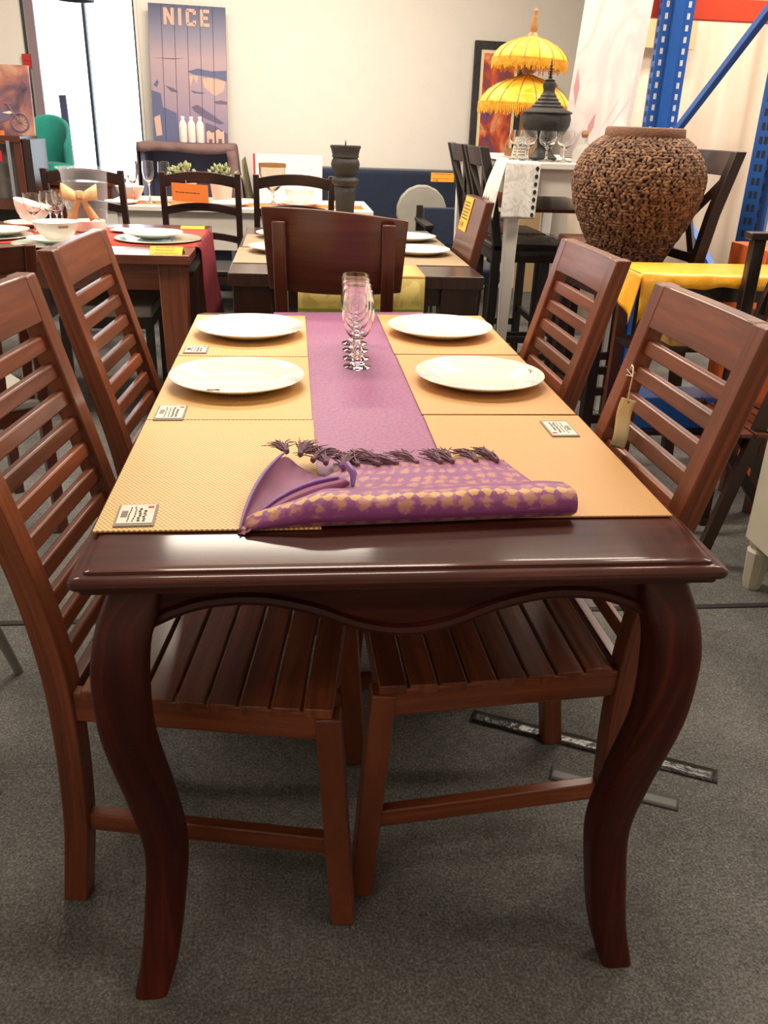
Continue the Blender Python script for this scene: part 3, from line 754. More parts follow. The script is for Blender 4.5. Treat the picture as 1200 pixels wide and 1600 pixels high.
def olive_runner():
    t = thing('table_runner', 'olive yellow table runner hanging over the near end of the dark table behind', 'table runner', (.12, 2.7, .76))
    x0, x1 = -.13, .35
    pts = [(3.8, .7615), (2.36, .7615), (2.333, .7605), (2.326, .752), (2.325, .66), (2.323, .58), (2.322, .475)]
    def band(a, b, m, nm, zz=0):
        mb = MB(); K = 10
        mb.loft([[V(lerp(x0, x1, k / K), y + (.004 * math.sin(k * 1.9) if z < .75 else 0) - zz, z) for k in range(K + 1)] for y, z in pts[a:b]], caps=False, closed=False)
        mb.build(nm, m, t, world=True, solid=.001)
    band(0, 4, M['kraft2'], 'tabletop_cloth'); band(3, 7, M['olivecloth'], 'hanging_cloth')
    MB().span((x0 + .002, 2.314, .628), (x1 - .002, 2.318, .640)).build('green_stripe', M['greenstripe'], t, world=True)
    MB().span((x0 + .002, 2.314, .616), (x1 - .002, 2.317, .622)).build('green_stripe', M['greenstripe'], t, world=True)
olive_runner()

def candlestick(x, y):
    t = thing('candlestick', 'tall black carved wooden candlestick standing on the dark table behind', 'candlestick', (x, y, Z2))
    pr = [(0, 0), (.075, 0), (.078, .012), (.066, .02), (.05, .035), (.038, .06), (.034, .09), (.041, .15), (.045, .22), (.048, .255), (.043, .262), (.056, .272), (.062, .284), (.058, .294), (.042, .302), (.043, .312), (.058, .330), (.064, .352), (.060, .368), (.054, .378), (.060, .384), (.058, .392), (.062, .410), (.068, .424), (.066, .430), (.040, .428), (.03, .424), (0, .424)]
    mb = MB(); mb.lathe(pr, n=28); mb.build('shaft', M['iron'], t, smooth=50)
    MB().lathe([(.003, .42), (.003, .44), (.0005, .452)], n=6).build('spike', M['iron'], t)
candlestick(.088, 3.12)

def panel_chair(label, loc, rz):
    t = thing('dining_chair', label, 'chair', loc, rz)   # local: faces +Y, rear panel at -Y
    rings = []
    for i in range(17):
        u = -1 + 2 * i / 16; ring = []
        for z, hw, y in ((.768, .216, -.226), (1.03, .232, -.262)):
            yy = y - .022 * (1 - u * u); ring.append((u * hw, yy, z - .010 * u * u * (1 if z > .9 else -1) - (.014 * u if z > .9 else 0)))
        (a, b) = ring
        rings.append([V(*a), V(*b), V(b[0], b[1] + .018, b[2]), V(a[0], a[1] + .018, a[2])])
    MB().loft(rings).build('back_panel', M['chair2'], t, bevel=.005, smooth=40)
    for s in (-1, 1):
        pts = [(-.245, 0), (-.225, .25), (-.222, .45), (-.243, .70), (-.288, .995)]
        rs = []
        for y, z in pts: rs.append([V(s * .172 - .021, y - .012, z), V(s * .172 + .021, y - .012, z), V(s * .172 + .021, y + .016, z), V(s * .172 - .021, y + .016, z)])
        MB().loft(rs).build('rear_leg', M['chair2'], t, bevel=.004, smooth=30)
        MB().beam((s * .19, .2, 0), (s * .185, .2, .42), .036, .036).build('front_leg', M['chair2'], t, bevel=.003)
        MB().span((s * .18 - .012, -.2, .37), (s * .18 + .012, .2, .42)).build('side_rail', M['chair2'], t)
    MB().span((-.21, -.21, .42), (.21, .23, .45)).build('seat', M['chair2'], t, bevel=.008)
    MB().span((-.18, .185, .37), (.18, .205, .42)).build('front_rail', M['chair2'], t)
    MB().span((-.17, -.225, .37), (.17, -.205, .42)).build('back_rail', M['chair2'], t)
    return t
pc = panel_chair('brown solid-panel chair seen from behind at the far end of the purple runner', (.016, 2.125, 0), R(-7))
# the tagged chair has a flat thick back
def block_chair(label, loc, rz):
    t = thing('dining_chair', label, 'chair', loc, rz)    # faces +Y
    MB().loft([[V(-.22, -.19, .50), V(.22, -.19, .50), V(.22, -.225, .50), V(-.22, -.225, .50)], [V(-.22, -.205, .75), V(.22, -.205, .75), V(.22, -.245, .75), V(-.22, -.245, .75)], [V(-.22, -.262, 1.0), V(.22, -.262, 1.0), V(.22, -.30, 1.0), V(-.22, -.30, 1.0)]]).build('backrest', M['chair2'], t, bevel=.005)
    for s in (-1, 1):
        MB().beam((s * .195, -.23, 0), (s * .195, -.205, .51), .04, .04).build('rear_leg', M['chair2'], t)
        MB().beam((s * .195, .2, 0), (s * .195, .2, .42), .04, .04).build('front_leg', M['chair2'], t)
    MB().span((-.215, -.21, .42), (.215, .22, .46)).build('seat', M['chair2'], t, bevel=.008)
    return t
def card_print(mb, c, ux, uy, n, w, h, lines, seed=1):   # rows of small dark strokes on a card
    rr = random.Random(seed); c, ux, uy = V(*c), V(*ux).normalized(), V(*uy).normalized()
    nn = ux.cross(uy)
    for i in range(lines):
        x = -w * .4; yy = h * (.34 - .68 * i / max(1, lines - 1)) if lines > 1 else 0
        end = w * rr.uniform(.2, .4)
        while x < end:
            ww = w * rr.uniform(.04, .1); p = c + ux * (x + ww / 2) + uy * yy; hh = h * .022
            mb.poly([p - ux * ww / 2 - uy * hh, p + ux * ww / 2 - uy * hh, p + ux * ww / 2 + uy * hh, p - ux * ww / 2 + uy * hh]); x += ww * 1.3
GLY = {'3': [((0, 1), (.6, 1)), ((.6, 1), (.6, .5)), ((.1, .5), (.6, .5)), ((.6, .5), (.6, 0)), ((0, 0), (.6, 0))], '9': [((.6, 0), (.6, 1)), ((0, 1), (.6, 1)), ((0, 1), (0, .5)), ((0, .5), (.6, .5))],
       '8': [((0, 0), (0, 1)), ((.6, 0), (.6, 1)), ((0, 0), (.6, 0)), ((0, .5), (.6, .5)), ((0, 1), (.6, 1))], '0': [((0, 0), (0, 1)), ((.6, 0), (.6, 1)), ((0, 0), (.6, 0)), ((0, 1), (.6, 1))],
       '$': [((.6, .85), (0, .85)), ((0, .85), (0, .5)), ((0, .5), (.6, .5)), ((.6, .5), (.6, .15)), ((.6, .15), (0, .15)), ((.3, -.05), (.3, 1.05))], '5': [((.6, 1), (0, 1)), ((0, 1), (0, .5)), ((0, .5), (.6, .5)), ((.6, .5), (.6, 0)), ((.6, 0), (0, 0))]}
def glyphs(mb, txt, c, ux, uy, size, sw=.14):
    c, ux, uy = V(*c), V(*ux).normalized(), V(*uy).normalized(); x = 0
    for ch in txt:
        for (a, b) in GLY.get(ch, []):
            p = c + ux * (x + a[0] * size) + uy * a[1] * size; q = c + ux * (x + b[0] * size) + uy * b[1] * size
            d = (q - p).normalized(); n = ux.cross(uy).cross(d) * sw * size / 2
            p, q = p - d * sw * size / 2, q + d * sw * size / 2
            mb.poly([p - n, q - n, q + n, p + n])
        x += size * (.9 if ch != ' ' else .6)
def wall_card(name, label, cat, c, ux, uy, w, h, m, lines, txt=None, group=None, seed=1, th=.002):
    c, ux, uy = V(*c), V(*ux).normalized(), V(*uy).normalized(); n = ux.cross(uy)
    t = thing(name, label, cat, c, 0, group)
    mb = MB(); P = [(-ux * w - uy * h) / 2, (ux * w - uy * h) / 2, (ux * w + uy * h) / 2, (-ux * w + uy * h) / 2]
    mb.prism([p - n * th for p in P], n * th, ux); mb.build('card', m, t, smooth=0)
    mb = MB(); card_print(mb, n * .0008 + uy * (h * .1 if txt else 0), ux, uy, n, w, h * (.7 if txt else 1), lines, seed)
    if txt: glyphs(mb, txt, n * .0008 - ux * w * .38 - uy * h * .40, ux, uy, h * .13)
    mb.build('print', M['ink'], t, smooth=0)
    return t
tc = block_chair('brown chair with thick flat back and a yellow price card, beside the dark table behind', (.388, 2.955, 0), R(90))
# its back faces -X towards the table; card on the front face near the top
wall_card('price_card', 'yellow price card stuck on the thick brown chair back beside the dark table', 'price card', (.629, 3.055, .925), (0, -1, 0), (.228, 0, 1), .17, .145, M['yellowcard'], 6, '$ 389', seed=4)

# ------------------------------------------------------------------ left table (chestnut) with red runner
def third_table():
    x0, x1, y0, y1 = -2.0, -.572, 2.76, 3.87
    t = thing('dining_table', 'chestnut brown table on the left laid with a red runner, plates and bowls', 'dining table', ((x0 + x1) / 2, (y0 + y1) / 2, 0))
    MB().span((x0, y0, .72), (x1, y1, .76)).build('tabletop', M['table3'], t, world=True, bevel=.004)
    MB().span((x0 + .04, y0 + .04, .612), (x1 - .04, y0 + .062, .72)).build('apron', M['table3'], t, world=True)
    MB().span((x0 + .04, y1 - .062, .612), (x1 - .04, y1 - .04, .72)).build('apron', M['table3'], t, world=True)
    for x in (x0 + .04, x1 - .062): MB().span((x, y0 + .06, .612), (x + .022, y1 - .06, .72)).build('apron', M['table3'], t, world=True)
    for x in (x0 + .02, x1 - .135):
        for y in (y0 + .02, y1 - .135):
            MB().loft([[V(x + a * .115 + (.012 if z == 0 else 0) * (1 - 2 * a), y + b * .115, z) for a, b in ((0, 0), (1, 0), (1, 1), (0, 1))] for z in (0, .72)]).build('leg', M['table3'], t, world=True, bevel=.004)
third_table()
def red_runner():
    t = thing('table_runner', 'red table runner on the chestnut table, its maroon end hanging over the right edge', 'table runner', (-1.2, 3.3, .76))
    y0, y1 = 3.02, 3.68
    MB().grid(lambda u, v: V(lerp(-1.98, -.575, u), lerp(y0, y1, v), .7612), 4, 2).build('flat_cloth', M['redmat'], t, world=True, solid=.001)
    pts = [(-.575, .7614), (-.562, .760), (-.556, .745), (-.545, .6), (-.53, .45), (-.52, .34)]
    K = 40
    MB().loft([[V(x + .009 * math.sin(k * .85 + i) * min(1, i / 2), lerp(y0, y1, k / K), z) for k in range(K + 1)] for i, (x, z) in enumerate(pts)], caps=False, closed=False).build('hanging_end', M['redcloth'], t, world=True, solid=.0015)
red_runner()
Z3 = .7622
def charger(x, y, r, label):
    mb = MB(); mb.lathe([(0, 0), (r * .6, 0), (r * .96, .006), (r, .009), (r * .99, .011), (r * .92, .009), (r * .6, .004), (0, .004)], n=48)
    o = mb.build('charger_plate', M['chargers'], smooth=50); o.location = (x, y, Z3); return tag(o, label, 'charger plate', 'pale green charger plates')
charger(-1.185, 2.99, .155, 'pale green charger plate on the red runner under the big white bowl')
charger(-.762, 3.235, .195, 'pale green charger plate near the right end of the red runner')
charger(-1.50, 3.22, .18, 'pale green charger plate at the left picture edge on the red runner')
plate(-.785, 3.25, 'white plate on the pale green charger near the right end of the red runner', 'white plates on the red runner', .95, Z3 + .011, 'side_plate')
plate(-1.47, 3.24, 'white plate on the pale green charger at the left picture edge', 'white plates on the red runner', .95, Z3 + .011, 'side_plate')
plate(-.955, 3.50, 'white plate on the red runner just right of the clear plastic bucket', 'white plates on the red runner', .5, Z3, 'side_plate')
plate(-1.165, 3.0, 'white saucer plate beneath the big white bowl', 'white plates on the red runner', .8, Z3 + .011, 'side_plate')
plate(-1.445, 3.66, 'white plate behind, under the leaning white bowl near the stemmed glasses', 'white plates on the red runner', .85, Z3, 'side_plate')
def bowl(x, y, z, r, h, label, grp, tilt=0, mark=False):
    mb = MB()
    pr = [(0, .004), (r * .42, .003), (r * .45, 0), (r * .5, 0), (r * .52, .006), (r * .72, h * .3), (r * .9, h * .68), (r, h), (r * .985, h + .001), (r * .96, h * .95), (r * .86, h * .66), (r * .67, h * .3), (r * .4, .012), (0, .010)]
    mb.lathe(pr, n=40)
    t = thing('bowl', label, 'bowl', (x, y, z), 0, grp)
    o = mb.build('bowl_body', M['porcelain'], t, smooth=50)
    if tilt: t.rotation_euler = (0, R(tilt), 0)
    if mark:
        mm = MB(); mm.grid(lambda u, v: V(math.cos(R(-72 + 26 * u)) * (r * lerp(.80, .955, v) + .0012), math.sin(R(-72 + 26 * u)) * (r * lerp(.80, .955, v) + .0012), h * lerp(.5, .84, v)), 4, 3)
        mm.build('printed_mark', M['goldwood'], t)
    return t
bowl(-1.150, 3.0, Z3 + .0245, .098, .072, 'big white bowl with a small printed mark on the red runner', 'white bowls on the chestnut table', mark=True)
bowl(-1.445, 3.66, Z3 + .030, .09, .08, 'white bowl leaning on its side beside the stemmed glasses', 'white bowls on the chestnut table', tilt=18)
# glass cluster
def small_goblet(x, y, z, label, grp, h=.15, r=.036, name='wine_glass', root=None):
    t = thing(name, label, 'glass', (x, y, z), 0, grp)
    outer = [(0, 0), (r * .9, 0), (r * .92, .003), (.01, .008), (.0045, .02), (.0045, h * .42), (.012, h * .46), (r * .8, h * .58), (r, h * .76), (r * .92, h)]
    inner = [(r * .895, h - .0005), (r * .975, h * .76), (r * .775, h * .583), (.0105, h * .472), (0, h * .468)]
    mb = MB(); mb.lathe(outer + inner, n=24); mb.build('glass_body', M['glass'], t, smooth=60); return t
gl = small_goblet(-1.36, 3.44, Z3, 'stemmed clear glass in the cluster left of the plastic bucket, nearest the viewer', 'clear glasses clustered beside the bucket', .17, .042)
for (x, y, l) in ((-1.27, 3.50, 'stemmed clear glass in the cluster, closest to the plastic bucket'), (-1.32, 3.58, 'stemmed clear glass in the middle of the cluster left of the bucket'), (-1.22, 3.62, 'stemmed clear glass in the cluster, right behind the bucket side'), (-1.30, 3.72, 'stemmed clear glass at the back of the cluster left of the bucket')):
    dup(gl, (x, y, Z3), 0, l)
def bucket(x, y):
    t = thing('plastic_bucket', 'clear plastic ice bucket with a gold ribbon bow on the chestnut table', 'bucket', (x, y, Z3))
    r0, r1, h = .082, .118, .285
    mb = MB(); mb.lathe([(0, 0), (r0, 0), (r0 + .004, .006), (lerp(r0, r1, .5), h * .5), (r1 - .012, h * .93), (r1, h * .985), (r1 + .010, h), (r1 + .010, h + .004), (r1 - .004, h * .985), (r1 - .016, h * .93), (lerp(r0, r1, .5) - .003, h * .5), (r0, .008), (0, .006)], n=48)
    mb.build('bucket_wall', M['plastic'], t, smooth=60)
    MB().lathe([(.03, .0065), (r0 - .006, .0065), (r0 - .003, .05), (r0 - .006, .052), (.02, .05)], n=32).build('white_contents', M['paper'], t)
    bt = MB(); f = lambda a, rr, z: V(rr * math.sin(a), -rr * math.cos(a), z)
    rr = .118
    # bow: two loops, knot, two tails
    for s in (-1, 1):
        ring = []
        for k in range(13):
            a = 2 * PI * k / 12; cx = s * (.046 + .034 * math.cos(a)); cy = -.116 - .020 * (1 + math.cos(a + PI)) * .3 - .026 * math.sin(a) ; cz = .178 + .012 * math.cos(a) * 1
            hw = .018 + .017 * (.5 + .5 * math.cos(a))
            ring.append([V(cx, cy - .012, cz - hw), V(cx, cy - .012, cz + hw)])
        bt.loft(ring, caps=False, closed=False)
    bt.build('bow_loops', M['gold'], t, solid=.0015, smooth=60)
    kb = MB(); kb.lathe([(0, -.017), (.013, -.015), (.0165, 0), (.013, .015), (0, .017)], (0, -.137, .178), 14, 1.3, .7); kb.build('bow_knot', M['gold'], t)
    for s in (-1, 1):
        tb = MB(); pts = []
        for k in range(9):
            v = k / 8; cx = s * (.006 + .050 * v); z = .168 - .110 * v; y = -(lerp(.128, .098, v) + .005)
            w = lerp(.010, .024, v); pts.append([V(cx - w, y + .004 * (s < 0), z - .002 * s), V(cx, y - .004, z + (.010 if k == 8 else 0)), V(cx + w, y + .004 * (s > 0), z + .002 * s)])
        tb.loft(pts, caps=False, closed=False); tb.build('bow_tail', M['gold'], t, solid=.0012)
bucket(-1.125, 3.50)
def tent_card(name, label, x, y, z, rz, w, d, h):
    t = thing(name, label, 'price card', (x, y, z), rz)
    mb = MB(); mb.prism([(-w / 2, -d / 2, 0), (-w / 2, 0, h), (-w / 2, d / 2, 0), (-w / 2, d / 2 - .002, 0), (-w / 2, 0, h - .003), (-w / 2, -d / 2 + .002, 0)], (w, 0, 0), (1, 0, 0)); mb.build('card', M['yellowcard'], t, smooth=0)
    p = MB(); card_print(p, (0, -d / 4 - .0006, h / 2 + .0012), (1, 0, 0), (0, d / 2, h), 1, w * .8, math.hypot(d / 2, h), 3, 8); p.build('print', M['ink'], t, smooth=0)
    return t
tent_card('price_card', 'folded yellow price card on the near right corner of the chestnut table', -.668, 2.815, .7603, R(-4), .135, .075, .028)
tent_card('price_card', 'flat yellow price card on the far right corner of the chestnut table', -.66, 3.77, .7603, R(2), .12, .12, .008)

# seat visible beneath the chestnut table and chairs seen through the left slats
def simple_chair(name, label, loc, rz, w, d, zs, zt, m, seatm, slats=0, grp=None, cat='chair', rails=(), vert=0, lw=.034, rake=.06, seat_th=.03, arch=0):
    t = thing(name, label, cat, loc, rz, grp)        # faces +Y
    MB().span((-w / 2, -d / 2, zs - seat_th), (w / 2, d / 2, zs)).build('seat', seatm, t, bevel=.008)
    for s in (-1, 1):
        x = s * (w / 2 - lw / 2)
        MB().beam((x, d / 2 - lw / 2, 0), (x, d / 2 - lw / 2, zs - seat_th), lw, lw).build('front_leg', m, t, bevel=.002)
        y = -d / 2 + lw / 2
        if zt > zs:
            rs = [[V(x + a * lw / 2, y + yy + b * lw / 2, z) for a, b in ((-1, -1), (1, -1), (1, 1), (-1, 1))] for yy, z in ((-.03, 0), (0, zs * .6), (0, zs), (-rake * .4, lerp(zs, zt, .5)), (-rake, zt))]
            MB().loft(rs).build('rear_leg', m, t, bevel=.003, smooth=30)
        else: MB().beam((x, y, 0), (x, y, zs - seat_th), lw, lw).build('rear_leg', m, t, bevel=.002)
        MB().span((x - .01, -d / 2 + lw, zs - seat_th - .05), (x + .01, d / 2 - lw, zs - seat_th)).build('side_rail', m, t)
        if zs > .6: MB().span((x - .01, -d / 2 + lw, .2), (x + .01, d / 2 - lw, .235)).build('stretcher', m, t)
    for yy in (-d / 2 + .017, d / 2 - .017):
        MB().span((-w / 2 + lw, yy - .01, zs - seat_th - .05), (w / 2 - lw, yy + .01, zs - seat_th)).build('seat_rail', m, t)
        if zs > .6: MB().span((-w / 2 + lw, yy - .01, .28), (w / 2 - lw, yy + .01, .315)).build('footrest', m, t)
    yb = lambda z: -d / 2 + lw / 2 - rake * max(0, (z - zs) / max(.01, zt - zs)) ** 1.2
    for (z0, z1) in rails:
        rs = []
        for i in range(11):
            u = -1 + i / 5; a = arch * (1 - u * u) - arch * .2
            x = u * (w / 2 - lw * .6); c = -.02 * (1 - u * u)
            rs.append([V(x, yb(z0) + c - .009, z0 + a), V(x, yb(z1) + c - .009, z1 + a), V(x, yb(z1) + c + .009, z1 + a), V(x, yb(z0) + c + .009, z0 + a)])
        MB().loft(rs).build('back_rail', m, t, bevel=.003, smooth=40)
    for k in range(vert):
        x = lerp(-w / 2 + lw * 1.6, w / 2 - lw * 1.6, k / max(1, vert - 1))
        MB().beam((x, yb(zs), zs), (x, yb(zt - .06), zt - .06), .03, .012, (1, 0, 0)).build('back_slat', m, t)
    return t
simple_chair('dining_chair', 'black chair with a pale grey seat tucked under the chestnut table', (-.965, 3.12, 0), R(0), .40, .42, .52, .0, M['black'], M['greyfab'], seat_th=.05)
simple_chair('dining_chair', 'dark brown chair with vertical back slats seen through the nearest left chair', (-1.22, 1.80, 0), R(35), .44, .42, .46, .93, M['chair2'], M['greyfab'], rails=((.85, .93),), vert=5)
def grey_chair():
    t = thing('shell_chair', 'grey plastic shell chair with tapered legs behind the nearest left chair', 'chair', (-1.02, .66, 0), R(100))
    def f(u, v):   # faces +Y local
        x = (u - .5) * .46
        if v < .5: y = lerp(.22, -.18, v / .5); z = .45 - .03 * math.sin(PI * v / .5)
        else: w = (v - .5) / .5; y = -.18 - .09 * w; z = .45 + .34 * w ** .8
        e = abs(u - .5) * 2; z += .10 * e ** 4 * (1 - .3 * v); x *= 1 - .12 * max(0, v - .6)
        if v > .9: z -= .02 * e ** 2
        return V(x, y, z)
    MB().grid(f, 14, 20).build('shell', M['greyplastic'], t, solid=.008, sub=1)
    for sx in (-1, 1):
        for sy in (-1, 1):
            MB().tube([(sx * .14, sy * .13, .43), (sx * .22, sy * .22, 0)], [.017, .011], 12).build('leg', M['greyplastic'], t)
grey_chair()

# ------------------------------------------------------------------ white table by the wall and ladder-back chairs
def white_table():
    x0, x1, y0, y1 = -1.345, .372, 4.84, 5.62
    t = thing('long_table', 'long white table in the background behind the dark ladder-back chairs', 'table', ((x0 + x1) / 2, (y0 + y1) / 2, 0))
    MB().span((x0, y0, .735), (x1, y1, .765)).build('tabletop', M['white'], t, world=True, bevel=.004)
    for yy in (y0 + .05, y1 - .07): MB().span((x0 + .06, yy, .50), (x1 - .06, yy + .02, .735)).build('apron', M['white'], t, world=True)
    for xx in (x0 + .05, x1 - .07): MB().span((xx, y0 + .07, .50), (xx + .02, y1 - .07, .735)).build('apron', M['white'], t, world=True)
    for x in (x0 + .03, x1 - .10):
        for y in (y0 + .03, y1 - .10): MB().span((x, y, 0), (x + .07, y + .07, .735)).build('leg', M['white'], t, world=True, bevel=.003)
white_table()
Z4 = .7652
o = MB().grid(lambda u, v: V(lerp(-.54, 1.1, u), lerp(-.13, .13, v), .0006), 4, 2).build('orange_runner', M['orange'], solid=.001); o.location = (-.78, 5.09, Z4); tag(o, 'orange runner cloth along the long white table', 'table runner')
Z4b = Z4 + .0014
bowl(-.10, 5.10, Z4b + .022, .105, .085, 'white bowl on the long white table, right of the smoky goblet', 'white bowls on the long white table')
plate(-.10, 5.10, 'white plate under the bowl on the long white table', 'white plates on the long white table', 1.0, Z4b, 'side_plate')
plate(-.55, 4.99, 'white plate in the middle of the long white table, behind the orange card', 'white plates on the long white table', .95, Z4b, 'side_plate')
plate(-1.225, 4.955, 'white plate on the long white table behind the left-hand ladder-back chair', 'white plates on the long white table', .75, Z4b, 'side_plate')
bowl(-1.22, 5.25, Z4b, .095, .085, 'white bowl on the long white table behind the plastic bucket', 'white bowls on the long white table')
def smoky_goblet():
    t = thing('large_goblet', 'large smoky glass goblet with a brown rim on the long white table', 'glass', (-.275, 5.16, Z4b))
    h, r = .255, .088
    MB().lathe([(0, 0), (.05, 0), (.05, .004), (.012, .012), (.008, .03), (.009, .075), (.03, .09), (.065, .125), (r, .19), (r * 1.02, h), (r * .97, h), (r * .95, .19), (.06, .13), (.02, .095), (0, .092)], n=36).build('goblet_body', M['smoke'], t, smooth=60)
    MB().lathe([(r * 1.025, h - .022), (r * 1.03, h - .01), (r * 1.03, h + .001), (r * .96, h + .001), (r * .955, h - .022)], n=36, closed=True).build('rim_band', M['amber'], t)
smoky_goblet()
fl = small_goblet(-1.165, 5.06, Z4b, 'tall champagne flute on the long white table, leftmost of three', 'champagne flutes on the long white table', .25, .038, 'champagne_flute')
dup(fl, (-1.065, 5.06, Z4b), 0, 'tall champagne flute on the long white table, middle of three'); dup(fl, (-.965, 5.06, Z4b), 0, 'tall champagne flute on the long white table, rightmost of three')
def pot_plant(x, y, label):
    t = thing('potted_succulent', label, 'potted plant', (x, y, Z4b), 0, 'potted succulents on the white table')
    MB().lathe([(0, 0), (.06, 0), (.075, .11), (.082, .125), (.078, .128), (.07, .11), (.0, .10)], n=24).build('pot', M['white'], t, smooth=50)
    mb = MB(); rr = random.Random(int(x * 100))
    for k in range(46):
        a, b = rr.uniform(0, 2 * PI), rr.uniform(.1, 1.3); d = V(math.cos(a) * math.sin(b), math.sin(a) * math.sin(b), math.cos(b) * .8 + .15); p = V(0, 0, .11) + d * rr.uniform(.05, .12)
        s = d.orthogonal().normalized(); q = d.cross(s)
        mb.loft([[p + (s * math.cos(2 * PI * j / 5) + q * math.sin(2 * PI * j / 5)) * w + d * l for j in range(5)] for w, l in ((.003, 0), (.012, .012), (.010, .022), (.001, .036))])
    mb.build('leaves', M['leaf'], t)
    return t
pot_plant(-.86, 5.28, 'pale succulent in a white pot on the white table, left of two'); pot_plant(-.62, 5.28, 'pale succulent in a white pot on the white table, right of two')
def pink_box():
    t = thing('gift_box', 'pale pink standing box with a red edge on the long white table', 'box', (-.168, 5.52, Z4))
    MB().span((-.232, -.02, 0), (.232, .03, .30)).build('box_front', M['pinkbox'], t, bevel=.002)
    MB().span((-.246, -.02, 0), (-.233, .03, .30)).build('red_side', M['redhub'], t)
    t.rotation_euler = (0, 0, R(-2))
pink_box()
lad = dict(rails=((.925, .985), (.775, .82), (.62, .66)), arch=.028, rake=.07)
simple_chair('ladder_chair', 'dark ladder-back chair in front of the white table, with an orange card hanging from it', (-.66, 4.52, 0), R(0), .45, .42, .46, 1.0, M['darkchair'], M['seatdark'], grp='dark ladder-back chairs', **lad)
simple_chair('ladder_chair', 'dark ladder-back chair in front of the white table, left of the black candlestick', (-.145, 4.52, 0), R(2), .46, .42, .46, 1.0, M['darkchair'], M['seatdark'], grp='dark ladder-back chairs', **lad)
simple_chair('ladder_chair', 'dark ladder-back chair in front of the white table, behind the plastic bucket', (-1.29, 4.52, 0), R(-2), .45, .42, .46, 1.0, M['darkchair'], M['seatdark'], grp='dark ladder-back chairs', **lad)
wall_card('hanging_card', 'blank orange card hanging from the middle ladder-back chair', 'price card', (-.715, 4.225, .895), (1, 0, -.05), (0, -.02, 1), .20, .095, M['orange'], 1, seed=3)
mb = MB(); mb.tube([(-.735, 4.236, .944), (-.74, 4.248, .985), (-.742, 4.262, 1.012)], .0015, 5); o = mb.build('card_string', M['string'], world=True, loc=(-.735, 4.24, .944)); tag(o, 'white string holding the orange card on the ladder-back chair', 'string')

# navy sofa
def sofa():
    t = thing('sofa', 'long navy velvet sofa against the back wall', 'sofa', (.39, 6.2, 0))
    MB().span((-.79, .02, .12), (.84, .34, .955)).build('backrest', M['navy'], t, bevel=.03)
    MB().span((-.79, -.42, .14), (.84, .02, .40)).build('seat_base', M['navy'], t, bevel=.03)
    for k in range(3): MB().span((-.785 + .54 * k, -.44, .40), (-.785 + .54 * k + .535, .01, .50)).build('seat_cushion', M['navy'], t, bevel=.03)
    for x in (-.75, .75):
        for y in (-.35, .25): MB().tube([(x, y, .14), (x, y, 0)], [.022, .014], 10).build('leg', M['black'], t)
sofa()
wall_card('price_card', 'yellow price card on the top right corner of the navy sofa back', 'price card', (1.035, 6.217, .912), (1, 0, 0), (0, 0, 1), .185, .068, M['yellowcard'], 2, '$ 900', seed=9)
def round_chair():
    t = thing('round_back_chair', 'grey round scalloped-back chair in front of the navy sofa', 'chair', (.745, 5.28, 0))
    pts = []
    for k in range(90):
        a = 2 * PI * k / 90; r = .172 * (1 + .016 * abs(math.sin(a * 8))); pts.append(V(r * math.cos(a), -.02, .735 + r * math.sin(a)))
    MB().prism(pts, (0, .05, 0), (1, 0, 0)).build('round_back', M['greyfab'], t, bevel=.012, smooth=50)
    MB().lathe([(0, .40), (.19, .40), (.205, .43), (.19, .46), (0, .47)], (0, .2, 0), 32).build('seat', M['greyfab'], t, smooth=60)
    MB().beam((0, .0, .42), (0, .0, .60), .08, .03, (1, 0, 0)).build('back_bracket', M['black'], t)
    for a in (45, 135, 225, 315): MB().tube([(.13 * math.cos(R(a)), .2 + .13 * math.sin(R(a)), .41), (.17 * math.cos(R(a)), .2 + .17 * math.sin(R(a)), 0)], [.016, .011], 10).build('leg', M['black'], t)
round_chair()
def dark_armchair():
    t = thing('armchair', 'dark wooden armchair with a navy seat beyond the price-carded brown chair', 'chair', (.94, 4.76, 0))
    for x in (-.25, .25):
        MB().span((x - .02, -.24, 0), (x + .02, -.2, .70)).build('front_leg', M['black'], t); MB().span((x - .02, .2, 0), (x + .02, .24, .80)).build('rear_leg', M['black'], t)
        MB().span((x - .028, -.26, .70), (x + .028, .25, .725)).build('arm', M['black'], t, bevel=.005)
    MB().span((-.23, -.22, .36), (.23, .22, .46)).build('seat', M['navy'], t, bevel=.02)
    MB().span((-.23, .19, .55), (.23, .225, .79)).build('backrest', M['navy'], t, bevel=.01)
dark_armchair()

